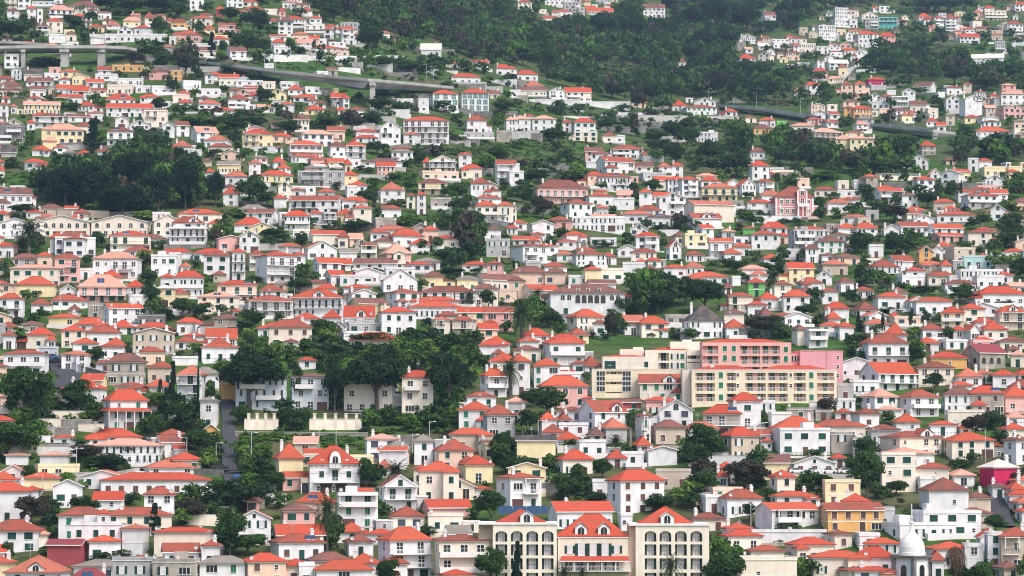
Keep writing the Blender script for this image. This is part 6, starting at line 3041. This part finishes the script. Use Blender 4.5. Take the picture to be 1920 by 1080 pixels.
car(413, 884, 'dark', 0.1, 0.4, 'dark car waiting beside the zebra crossing')
car(450, 905, 'blue', 1.2, 0.5, 'blue car below the zebra crossing')
car(594, 641, 'silver', 0.1, 0.4, 'silver-blue car on the terrace behind the big spreading tree')
car(915, 607, 'blue', 0.6, 0.4, 'blue car beside the white house under the central palm')
LAMPM = {}
def lamp(x, ytop, yb, arm=1):
    p, s = anchor(x, yb)
    h = (yb - ytop) / s
    root = bpy.data.objects.new('street_lamp', None)
    col.objects.link(root)
    root.location = p
    m = MB(); m.cyl(0, 0, -1, h, 0.11, 0.06, 'pole', 6)
    add('pole', m.mesh('pole'), root)
    m = MB(); m.box(0 if arm > 0 else -1.3, 1.3 if arm > 0 else 0, -0.05, 0.05, h - 0.08, h, 'pole')
    add('arm', m.mesh('arm'), root)
    m = MB(); m.box(arm * 1.3 - 0.35, arm * 1.3 + 0.35, -0.14, 0.14, h - 0.14, h + 0.04, 'rail_white')
    add('lamp_head', m.mesh('lamp_head'), root)
    tag(root, 'thin grey street lamp', 'street lamp', 'street lamps', (x, (ytop + yb) / 2))
for L_ in [(19, 864, 894), (143, 840, 906), (80, 890, 924), (350, 820, 870), (471, 811, 880), (598, 784, 843), (630, 796, 838), (805, 790, 848), (773, 814, 850), (1009, 788, 826), (980, 790, 818), (1427, 792, 866), (1297, 890, 934), (1310, 890, 936),
           (1408, 944, 994), (1648, 804, 846), (1848, 804, 866), (1418, 174, 208), (1375, 182, 202), (1329, 166, 186), (1501, 184, 214), (1669, 214, 236), (1713, 214, 242), (1782, 214, 246), (1802, 224, 246), (800, 120, 148), (812, 124, 150), (496, 100, 132), (517, 106, 134), (405, 830, 872), (113, 540, 610), (552, 500, 552), (886, 590, 640), (1340, 1, 30)]:
    lamp(*L_, arm=1 if L_[0] % 2 else -1)
p, s = anchor(505, 133)
bb = bpy.data.objects.new('billboard', None); col.objects.link(bb); bb.location = p
z0, z1 = (133 - 128) / s, (133 - 118.5) / s
m = MB(); m.box(-9 / s, 9 / s, 0, 0.25, z0, z1, 'paint'); add('board', m.mesh('board'), bb)
m = MB()
for i, q in enumerate((-0.15, -0.02, 0.07, 0.17, 0.27)):
    m.box(q * 18 / s, q * 18 / s + 0.25, -0.03, 0, z0 + 1.0, z0 + 1.9 - 0.25 * (i % 2), 'wall_g')
add('lettering', m.mesh('lettering'), bb)
for sx in (-1, 1):
    m = MB(); m.box(sx * 6 / s - 0.12, sx * 6 / s + 0.12, 0.25, 0.45, -3, z1 - 0.3, 'pole'); add('post', m.mesh('post'), bb)
tag(bb, 'white roadside billboard beside the long road bridge', 'billboard')
p, s = anchor(880, 785)
aw = bpy.data.objects.new('blue_awning', None); col.objects.link(aw); aw.location = p
m = MB(); m.poly([(-20 / s, -0.5, 2.4), (18 / s, -0.5, 2.4), (17 / s, 2.2, 3.1), (-19 / s, 2.2, 3.1)], 'awning_blue'); m.box(-20 / s, 18 / s, -0.52, -0.48, 2.1, 2.4, 'awning_blue'); add('canopy', m.mesh('canopy'), aw)
for sx in (-19.5, 17.5):
    m = MB(); m.cyl(sx / s, -0.45, -3, 2.4, 0.05, 0.05, 'pole', 6); add('post', m.mesh('post'), aw)
tag(aw, 'bright blue awning in front of the low white house', 'awning')

# ------------------------------------------------------------------ vegetation
def crown_np(n_clump, n_leaf, shape, seed, leaf=0.075, z0=0.15, clump_r=(0.14, 0.24)):
    """leaf-sized faces spread over clumps; unit tree: width 1, height 1"""
    g = np.random.default_rng(seed)
    vs, nleft = [], n_leaf
    cen = []
    for i in range(n_clump):
        for _ in range(50):
            p = g.uniform(-1, 1, 3)
            if (p ** 2).sum() < 1:
                break
        r = g.uniform(*clump_r)
        if shape == 'round':
            c = np.array([p[0] * 0.36, p[1] * 0.36, z0 + (1 - z0) * (0.5 + 0.36 * p[2])])
            c[2] += 0.05 * (1 - 4 * (c[0] ** 2 + c[1] ** 2))
        elif shape == 'spread':
            rr = math.hypot(p[0], p[1])
            c = np.array([p[0] * 0.40, p[1] * 0.40, z0 + (1 - z0) * (0.42 + 0.30 * p[2] + 0.22 * (1 - rr))])
        elif shape == 'column':
            t = g.uniform(0, 1)
            k = 0.40 * math.sin(math.pi * min(1, 0.15 + 0.85 * t)) ** 0.7 * (1 - 0.5 * t)
            c = np.array([p[0] * k, p[1] * k, z0 + (1 - z0) * t * 0.95])
            r *= 0.8
        elif shape == 'bush':
            c = np.array([p[0] * 0.40, p[1] * 0.40, 0.12 + 0.62 * abs(p[2]) * (1 - 0.4 * math.hypot(p[0], p[1]))])
        cen.append((c, r))
    tot = sum(r * r for c, r in cen)
    for c, r in cen:
        m = max(4, int(n_leaf * r * r / tot))
        d = g.normal(size=(m, 3))
        d /= np.linalg.norm(d, axis=1)[:, None]
        d[:, 2] = np.where(d[:, 2] < -0.35, -d[:, 2], d[:, 2])
        pos = c + d * r * g.uniform(0.72, 1.08, (m, 1)) * np.array([1, 1, 0.8])
        nrm = d + g.normal(scale=0.45, size=(m, 3))
        nrm /= np.linalg.norm(nrm, axis=1)[:, None]
        a = np.cross(nrm, g.normal(size=(m, 3)))
        a /= np.linalg.norm(a, axis=1)[:, None] + 1e-9
        b = np.cross(nrm, a)
        sz = leaf * g.uniform(0.6, 1.25, (m, 1))
        a, b = a * sz, b * sz * g.uniform(0.5, 0.9, (m, 1))
        vs.append(np.stack([pos - a, pos - b * 0.8, pos + a, pos + b], 1))
    v = np.concatenate(vs).reshape(-1, 3)
    return v, np.arange(len(v)).reshape(-1, 4)

def tube(mb, pts, rs, m, k=6):
    n0 = len(mb.v)
    for (x, y, z), r in zip(pts, rs):
        for i in range(k):
            a = 2 * math.pi * i / k
            mb.v.append((x + r * math.cos(a), y + r * math.sin(a), z))
    for q in range(len(pts) - 1):
        for i in range(k):
            j = (i + 1) % k
            mb.f.append((n0 + q * k + i, n0 + q * k + j, n0 + (q + 1) * k + j, n0 + (q + 1) * k + i))
            mb.m.append(m)
def trunk_mb(seed, top, r, limbs, bark='bark', spread=0.3):
    g = random.Random(seed)
    m = MB()
    tube(m, [(0, 0, -0.25), (0.01, 0, 0.1), (g.uniform(-.02, .02), g.uniform(-.02, .02), top)], [r * 1.3, r, r * 0.7], bark)
    for i in range(limbs):
        a = 2 * math.pi * i / limbs + g.uniform(-.4, .4)
        e = spread * g.uniform(0.7, 1.1)
        z = top * g.uniform(0.55, 1)
        tube(m, [(0, 0, z), (e * 0.5 * math.cos(a), e * 0.5 * math.sin(a), z + 0.18), (e * math.cos(a), e * math.sin(a), z + 0.42)], [r * 0.6, r * 0.42, r * 0.15], bark, 5)
    return m
def palm_np(seed, nf, length, droop, up, trunk_h, nseg=9, leaflet=0.075):
    """fronds with leaflets from one head at height trunk_h; unit height 1, width about 1"""
    g = random.Random(seed)
    v, f = [], []
    for i in range(nf):
        a = 2 * math.pi * i * 0.381966
        t = (i + 0.5) / nf
        el = up * (1 - t) + (-0.55) * t + g.uniform(-.1, .1)
        L = length * g.uniform(0.85, 1.1)
        dx, dy = math.cos(a), math.sin(a)
        p = np.array([0., 0., trunk_h])
        prev = p
        for q in range(nseg):
            e = el - droop * (q / nseg) ** 1.3
            stp = np.array([dx * math.cos(e), dy * math.cos(e), math.sin(e)]) * L / nseg
            nxt = prev + stp
            side = np.array([-dy, dx, 0])
            ll = leaflet * (1 - 0.65 * q / nseg) * g.uniform(0.8, 1.2)
            for sg in (-1, 1):
                tip = prev + stp * 1.6 + side * sg * ll + np.array([0, 0, -ll * 0.45])
                n = len(v)
                v += [tuple(prev), tuple(prev + stp * 0.62), tuple(tip), tuple(prev + stp * 0.9 + side * sg * ll * 0.75 + np.array([0, 0, -ll * 0.3]))]
                f.append((n, n + 1, n + 2, n + 3))
            prev = nxt
    return np.array(v), np.array(f)

TM = {}
def tree_kind(k, var):
    if (k, var) in TM:
        return TM[(k, var)]
    sd = hash((k, var)) % 1000 if False else sum(ord(ch) for ch in k) * 7 + var * 13
    lm = {'r': 'leaf_r', 'R': 'leaf_R', 'D': 'leaf_D', 'd': 'leaf_d', 'g': 'leaf_g', 'b': 'leaf_r', 'c': 'leaf_c', 'p': 'leaf_p', 'P': 'leaf_p', 'q': 'leaf_q', 'a': 'leaf_c'}[k]
    bark = 'bark'
    if k in 'rd':
        v, f = crown_np(26, 2400, 'round', sd, 0.045, 0.12 + 0.06 * var)
        t = trunk_mb(sd, 0.35, 0.03, 4)
    elif k in 'R':
        v, f = crown_np(50, 4200, 'spread', sd, 0.034, 0.22, (0.10, 0.18))
        t = trunk_mb(sd, 0.42, 0.032, 7, 'bark', 0.36)
    elif k == 'D':
        v, f = crown_np(60, 5200, 'round', sd, 0.030, 0.08, (0.10, 0.17))
        t = trunk_mb(sd, 0.4, 0.025, 4)
    elif k == 'g':
        v, f = crown_np(20, 1300, 'bush', sd, 0.065)
        t = trunk_mb(sd, 0.3, 0.02, 3)
    elif k == 'b':
        v, f = crown_np(22, 1500, 'bush', sd, 0.05)
        t = trunk_mb(sd, 0.3, 0.02, 3)
    elif k == 'c':
        v, f = crown_np(40, 1900, 'column', sd, 0.075, 0.03, (0.10, 0.2))
        v[:, 2] = np.clip(v[:, 2], 0.0, 1.02)
        t = trunk_mb(sd, 0.4, 0.04, 0)
    elif k == 'a':
        vs, n = [], 0
        g = np.random.default_rng(sd)
        for lev in range(11):
            z = 0.16 + 0.8 * lev / 10
            rr = 0.48 * (1 - lev / 11.5)
            for q in range(7):
                a = g.uniform(0, 6.28)
                m = 16
                tt = np.linspace(0.1, 1, m)[:, None]
                pos = np.array([math.cos(a), math.sin(a), 0]) * rr * tt + np.array([0, 0, z]) + np.array([0, 0, 0.05]) * tt ** 2
                aa, bb = g.normal(size=(m, 3)) * 0.028, g.normal(size=(m, 3)) * 0.028
                vs.append(np.stack([pos - aa, pos - bb, pos + aa, pos + bb], 1))
        v = np.concatenate(vs).reshape(-1, 3)
        f = np.arange(len(v)).reshape(-1, 4)
        t = MB()
        tube(t, [(0, 0, -0.2), (0, 0, 0.5), (0, 0, 0.97)], [0.03, 0.02, 0.006], 'bark')
    elif k == 'p':
        v, f = palm_np(sd, 46, 0.60, 1.2, 1.25, 0.70, 9, 0.085)
        t = MB()
        tube(t, [(0, 0, -0.2), (0, 0, 0.05), (0.005, 0, 0.3), (0, 0, 0.62), (0, 0, 0.72)], [0.07, 0.06, 0.05, 0.05, 0.085], 'bark', 8)
    elif k == 'P':
        v, f = palm_np(sd, 70, 0.46, 1.9, 1.0, 0.86, 8, 0.10)
        v[:, 2] = np.where(v[:, 2] < 0.86, 0.86 - (0.86 - v[:, 2]) * 0.8, 0.86 + (v[:, 2] - 0.86) * 0.45)
        t = MB()
        tube(t, [(0, 0, -0.2), (0, 0, 0.05), (0.01, 0, 0.45), (0, 0, 0.86)], [0.10, 0.085, 0.07, 0.06], 'bark_pale', 8)
    elif k == 'q':
        v, f = palm_np(sd, 70, 0.62, 1.6, 0.1, 0.9, 10, 0.065)
        t = MB()
        tube(t, [(0, 0, -0.2), (0, 0, 0.3), (0, 0, 0.93)], [0.07, 0.05, 0.05], 'bark', 8)
    cm = np_mesh('crown_' + k, v, f, [M[lm]])
    tm = t.mesh('trunk_' + k, True)
    TM[(k, var)] = (tm, cm, v, f, lm)
    return TM[(k, var)]
NV = {'r': 4, 'R': 3, 'D': 3, 'd': 2, 'g': 2, 'b': 2, 'c': 2, 'p': 2, 'P': 1, 'q': 1, 'a': 1}
TN = {'r': ('broadleaf_tree', 'tree'), 'R': ('spreading_tree', 'tree'), 'D': ('dense_tree', 'tree'), 'd': ('dry_tree', 'tree'), 'g': ('leafy_shrub', 'shrub'), 'b': ('bush', 'bush'), 'c': ('cypress_tree', 'tree'), 'p': ('palm_tree', 'palm'), 'P': ('fan_palm', 'palm'), 'q': ('dead_palm', 'palm'), 'a': ('araucaria_tree', 'tree')}
TD = {'r': 'dark green broadleaf tree', 'R': 'wide spreading dark green tree', 'D': 'dense blackish green tree', 'd': 'dull brownish tree', 'g': 'light green leafy shrub', 'b': 'low green bush', 'c': 'narrow dark cypress', 'p': 'feathery green palm', 'P': 'tall shaggy fan palm', 'q': 'dead brown drooping palm', 'a': 'tiered open conifer'}
LDC = {}
def ld_crown(k, var, s=9.0):
    """a lighter crown for trees of the wood and undergrowth, lighter still far up the slope"""
    far_ = s < 4.6
    if (k, var, far_) not in LDC:
        sh = 'bush' if k in 'bgm' else 'round'
        nl = (120 if far_ else 230) if sh == 'round' else (60 if far_ else 110)
        lf = ((0.135 if far_ else 0.10) if sh == 'round' else (0.17 if far_ else 0.13))
        v, f = crown_np(11 if sh == 'round' else 9, nl, sh, 900 + var * 17 + ord(k), lf, 0.1, (0.18, 0.30))
        LDC[(k, var, far_)] = v
    return LDC[(k, var, far_)]
class Mass:
    def __init__(s):
        s.v, s.m = [], []
        s.mats = ['leaf_s', 'leaf_r', 'leaf_R', 'leaf_D', 'leaf_d', 'leaf_g', 'leaf_m', 'leaf_c']
    def put(s, v, loc, w, h, rz, lm):
        c, d = math.cos(rz), math.sin(rz)
        x = (v[:, 0] * c - v[:, 1] * d) * w + loc[0]
        y = (v[:, 0] * d + v[:, 1] * c) * w + loc[1]
        s.v.append(np.stack([x, y, v[:, 2] * h + loc[2]], 1))
        s.m.append(np.full(len(v) // 4, s.mats.index(lm)))
    def obj(s, name):
        v = np.concatenate(s.v)
        return add(name, np_mesh(name, v, np.arange(len(v)).reshape(-1, 4), [M[k] for k in s.mats], np.concatenate(s.m)))

wood, under = Mass(), Mass()
TREES = [(x, yb + 28, hh + 28, ww, k) if yb > 1077 else (x, yb, hh, ww, k) for x, yb, hh, ww, k in TREES]
order = sorted(range(len(TREES)), key=lambda i: -TREES[i][2] * TREES[i][3] - (500 if TREES[i][4] in 'cpPqa' else 0))
solo = set(order[:300])
TP = isect([t[0] for t in TREES], [t[1] for t in TREES])
for i, (x, yb, hh, ww, k) in enumerate(TREES):
    R = random.Random(5000 + i)
    p = TP[i]
    s = FPX / (p[1] * CP + p[2] * SP)
    W, H = ww / s, hh / s
    var = R.randrange(NV[k])
    if i in solo:
        tm, cm, v, f, lm = tree_kind(k, var)
        root = bpy.data.objects.new(TN[k][0], None)
        col.objects.link(root)
        root.location = p
        root.rotation_euler = (0, 0, R.uniform(0, 6.28))
        root.scale = (W, W, H)
        add('trunk', tm, root)
        add('crown', cm, root)
        tag(root, TD[k], TN[k][1], {'tree': 'trees among the houses', 'palm': 'palms among the houses'}.get(TN[k][1], 'garden shrubs and bushes'), (x, yb - hh / 2))
    else:
        lm = 'leaf_' + {'b': 'r', 'p': 'r', 'c': 'c', 'a': 'c'}.get(k, k)
        (wood if k in 'rRDdc' else under).put(ld_crown('b' if k in 'bg' else 'r', R.randrange(5), s), p, W, H, R.uniform(0, 6.28), lm)

# woods on the upper slopes and planting between the houses, wherever the photograph shows no building
RA = np.array(RECTS)
def clear(x, yb, wpx, hpx, tol=0.22):
    ax0, ax1, ay0, ay1 = x - wpx / 2, x + wpx / 2, yb - hpx, yb
    ox = np.minimum(RA[:, 1], ax1) - np.maximum(RA[:, 0], ax0)
    oy = np.minimum(RA[:, 3], ay1) - np.maximum(RA[:, 2], ay0)
    ov = np.clip(ox, 0, None) * np.clip(oy, 0, None)
    behind = RA[:, 3] < yb + 0.5
    if (ov[behind] > tol * wpx * hpx).any():
        return False
    if ov[behind].sum() > 1.6 * tol * wpx * hpx:
        return False
    ins = (RA[:, 0] - 2 < x) & (x < RA[:, 1] + 2) & (RA[:, 2] < yb) & (yb <= RA[:, 3])
    return not ins.any()
ROADS_PX = [((424, 748), (432, 800), (427, 850), (432, 905)), ((98, 668), (112, 690), (130, 706), (118, 724)), ((1862, 930), (1874, 960), (1884, 985))]
def near_road(x, y):
    for pl in ROADS_PX:
        for (x0, y0), (x1, y1) in zip(pl[:-1], pl[1:]):
            if min(y0, y1) - 4 < y < max(y0, y1) + 45:
                t = min(1, max(0, (y - y0) / (y1 - y0 + 1e-6)))
                if abs(x0 + (x1 - x0) * t - x) < 22:
                    return True
    return False
R = random.Random(77)
cand = []
for _ in range(24000):
    x, y = R.uniform(-40, 1960), 1100 - 1150 * R.random() ** 0.8
    cand.append((x, y))
for _ in range(4200):
    P_ = (FOREST + MEADOW + SCRUB * 2)[R.choice([-1, -2, -3, -4, -4, 0, 0, 0, 0, 1, 2, 2, 3, 4, 8, 8, 9, 10, 11, 12, 13, 14, 15])]
    xs, ys = [q[0] for q in P_], [q[1] for q in P_]
    x, y = R.uniform(min(xs), max(xs)), R.uniform(min(ys), max(ys))
    if inside(x, y, P_):
        cand.append((x, y))
CPs = isect([c[0] for c in cand], [c[1] for c in cand])
for (x, y), p in zip(cand, CPs):
    s = FPX / (p[1] * CP + p[2] * SP)
    fr = any(inside(x, y, P_) for P_ in FOREST[:7])
    if near_road(x, y):
        continue
    if any(inside(x, y, P_) for P_ in SCRUB):
        W, H = R.uniform(2, 4.5), R.uniform(0.7, 1.6)
        if clear(x, y, W * s, H * s, 0.2):
            under.put(ld_crown('b', R.randrange(6), s), p, W, H, R.uniform(0, 6.28), R.choice(['leaf_s', 'leaf_s', 'leaf_s', 'leaf_d', 'leaf_m']))
        continue
    if fr:
        W = R.uniform(4, 11)
        H = W * R.uniform(0.8, 1.35)
        if clear(x, y, W * s, H * s, 0.12):
            lm = R.choices(['leaf_r', 'leaf_R', 'leaf_D', 'leaf_d', 'leaf_m'], [6, 4, 2, 2.4, 2])[0]
            wood.put(ld_crown('r', R.randrange(6), s), p, W, H, R.uniform(0, 6.28), lm)
        continue
    md = any(inside(x, y, P_) for P_ in MEADOW)
    if md:
        W, H = R.uniform(1.8, 3.4), R.uniform(0.7, 1.4)
        lm = R.choice(['leaf_m', 'leaf_g', 'leaf_m'])
    else:
        W = R.choice([2.2, 3.0, 4.0, 5.5]) * R.uniform(0.8, 1.2)
        H = W * R.uniform(0.6, 1.1)
        lm = R.choices(['leaf_r', 'leaf_R', 'leaf_m', 'leaf_g', 'leaf_d', 'leaf_D'], [5, 3, 3, 1.6, 0.7, 0.8])[0]
    if clear(x, y, W * s, H * s, 0.38 if y < 640 else 0.34):
        (under).put(ld_crown('b' if W < 4.2 else 'r', R.randrange(6), s), p, W, H, R.uniform(0, 6.28), lm)
print('QUADS wood', sum(len(a) for a in wood.v)//4, len(wood.v), 'under', sum(len(a) for a in under.v)//4, len(under.v), 'fill', nfill, nw)
o = wood.obj('forest')
o['kind'] = 'stuff'; o['label'] = 'dark green woodland covering the upper slopes and ravines'; o['category'] = 'woodland'
o = under.obj('undergrowth')
o['kind'] = 'stuff'; o['label'] = 'mixed green shrubs and garden planting between the houses'; o['category'] = 'shrubs'

# ------------------------------------------------------------------ emblem goes on the warehouse itself
if 'EMBLEM' in globals():
    m, ex, ey, p_, s_ = EMBLEM
    hs = [o_ for o_ in col.objects if o_.name.split('.')[0] == 'house' and abs(o_.location.x - p_.x) < 6 and abs(o_.location.y - p_.y) < 8]
    if hs:
        h_ = min(hs, key=lambda o_: abs(o_.location.x - p_.x))
        e = add('oval_emblem', m.mesh('oval_emblem'), h_, (3.2, -0.06, 9.6))
        e.scale = (1.45, 1, 1.45)

# ------------------------------------------------------------------ labels that single each thing out, by look and by the landmark it is near
LM = [('church dome', 1715, 1010), ('arcaded hotel', 1112, 1020), ('pink mansion', 1490, 380), ('pink apartments', 1400, 660), ('yellow apartments', 1433, 725), ('arched-window villa', 1105, 560), ('dark-roofed white house', 1308, 605),
      ('curving viaduct', 130, 90), ('long road bridge', 640, 145), ('crimson house', 1878, 885), ('orange bungalow', 1600, 965), ('steep straight road', 430, 820), ('maroon metal shed', 122, 1035), ('pointed-dormer villa', 625, 880),
      ('stone chapel', 1852, 670), ('bright green house', 1417, 535), ('turquoise house', 1835, 485), ('white tower house', 1682, 645), ('tall fan palm', 1182, 810), ('central garden palm', 980, 605), ('ruined stone house', 235, 690),
      ('billboard', 505, 123), ('teal house', 1668, 42), ('emblem warehouse', 1823, 205), ('crimson-walled villa', 1642, 155), ('big pink villa', 185, 545), ('salmon veranda house', 1050, 360), ('glass-fronted villas', 870, 190),
      ('stepped white villas', 790, 245), ('yellow barn', 1005, 835), ('white modern villa', 1505, 832), ('gabled cream terrace', 170, 420), ('bay-windowed white house', 445, 500), ('white cubic tower', 1577, 30), ('dead brown palm', 1792, 1030),
      ('dark tree grove', 230, 340), ('grove of spreading trees', 740, 690), ('cypress pair', 410, 90), ('great round trees', 1290, 560), ('big garden tree', 1625, 900), ('yellow garden wall', 600, 795), ('veranda house', 230, 765),
      ('yellow hip-roofed villa', 110, 245), ('salmon-roofed twin houses', 1000, 235), ('grass slope', 900, 465), ('round hill meadow', 1040, 285), ('white parked cars', 1535, 880), ('solar-roofed hotel wing', 985, 960), ('cream hotel annexe', 1400, 1030), ('grey stone warehouse', 290, 1065)]
ORD = ['first', 'second', 'third', 'fourth', 'fifth', 'sixth', 'seventh', 'eighth', 'ninth', 'tenth', 'eleventh', 'twelfth', 'thirteenth', 'fourteenth']
DIRS = ['right-side of', 'uphill right-side of', 'uphill from', 'uphill left-side of', 'left-side of', 'downhill left-side of', 'downhill from', 'downhill right-side of']
bucket = {}
for (o, desc, cat, px, py) in THINGS:
    x_, y_ = min(max(px, 5), 1915), min(max(py, 5), 1075)
    best = min((L for L in LM if math.hypot(L[1] - x_, L[2] - y_) > 20), key=lambda L: math.hypot(L[1] - x_, (L[2] - y_) * 1.3))
    dx, dy = x_ - best[1], -(y_ - best[2])
    k = int(round(math.degrees(math.atan2(dy * 1.3, dx)) / 45.0)) % 8
    bucket.setdefault((desc, best[0], k), []).append((math.hypot(dx, dy), o))
for (desc, lmk, k), lst in bucket.items():
    lst.sort(key=lambda t: t[0])
    for i, (d_, o) in enumerate(lst):
        o['label'] = '%s, %s%s the %s' % (desc, (ORD[min(i, 13)] + ' ') if len(lst) > 1 else '', DIRS[k], lmk)

if 'EMBLEM' in globals() and hs:
    h_['label'] = 'big white gabled warehouse with a dark oval emblem on its front'

# ------------------------------------------------------------------ sea air between the camera and the hillside
if HAZE > 0:
    hm = bpy.data.materials.new('air')
    hm.use_nodes = True
    t = hm.node_tree
    for n_ in list(t.nodes):
        if n_.type == 'BSDF_PRINCIPLED':
            t.nodes.remove(n_)
    pv = t.nodes.new('ShaderNodeVolumePrincipled')
    pv.inputs['Color'].default_value = (0.52, 0.76, 1.0, 1)
    pv.inputs['Density'].default_value = HAZE
    pv.inputs['Anisotropy'].default_value = 0.2
    t.links.new(pv.outputs[0], t.nodes['Material Output'].inputs['Volume'])
    zlo, zhi = float(GZ.min()) - 1.5, float(GZ.max()) + 60
    b = MB(); b.box(-905, 905, -305, 3700, zlo, zhi, 'trim')
    me = mesh_from('haze', b.v, b.f, [hm])
    o = add('haze', me)
    o['kind'] = 'stuff'
    o['label'] = 'thin bluish sea haze over the whole hillside'
    o['category'] = 'haze'
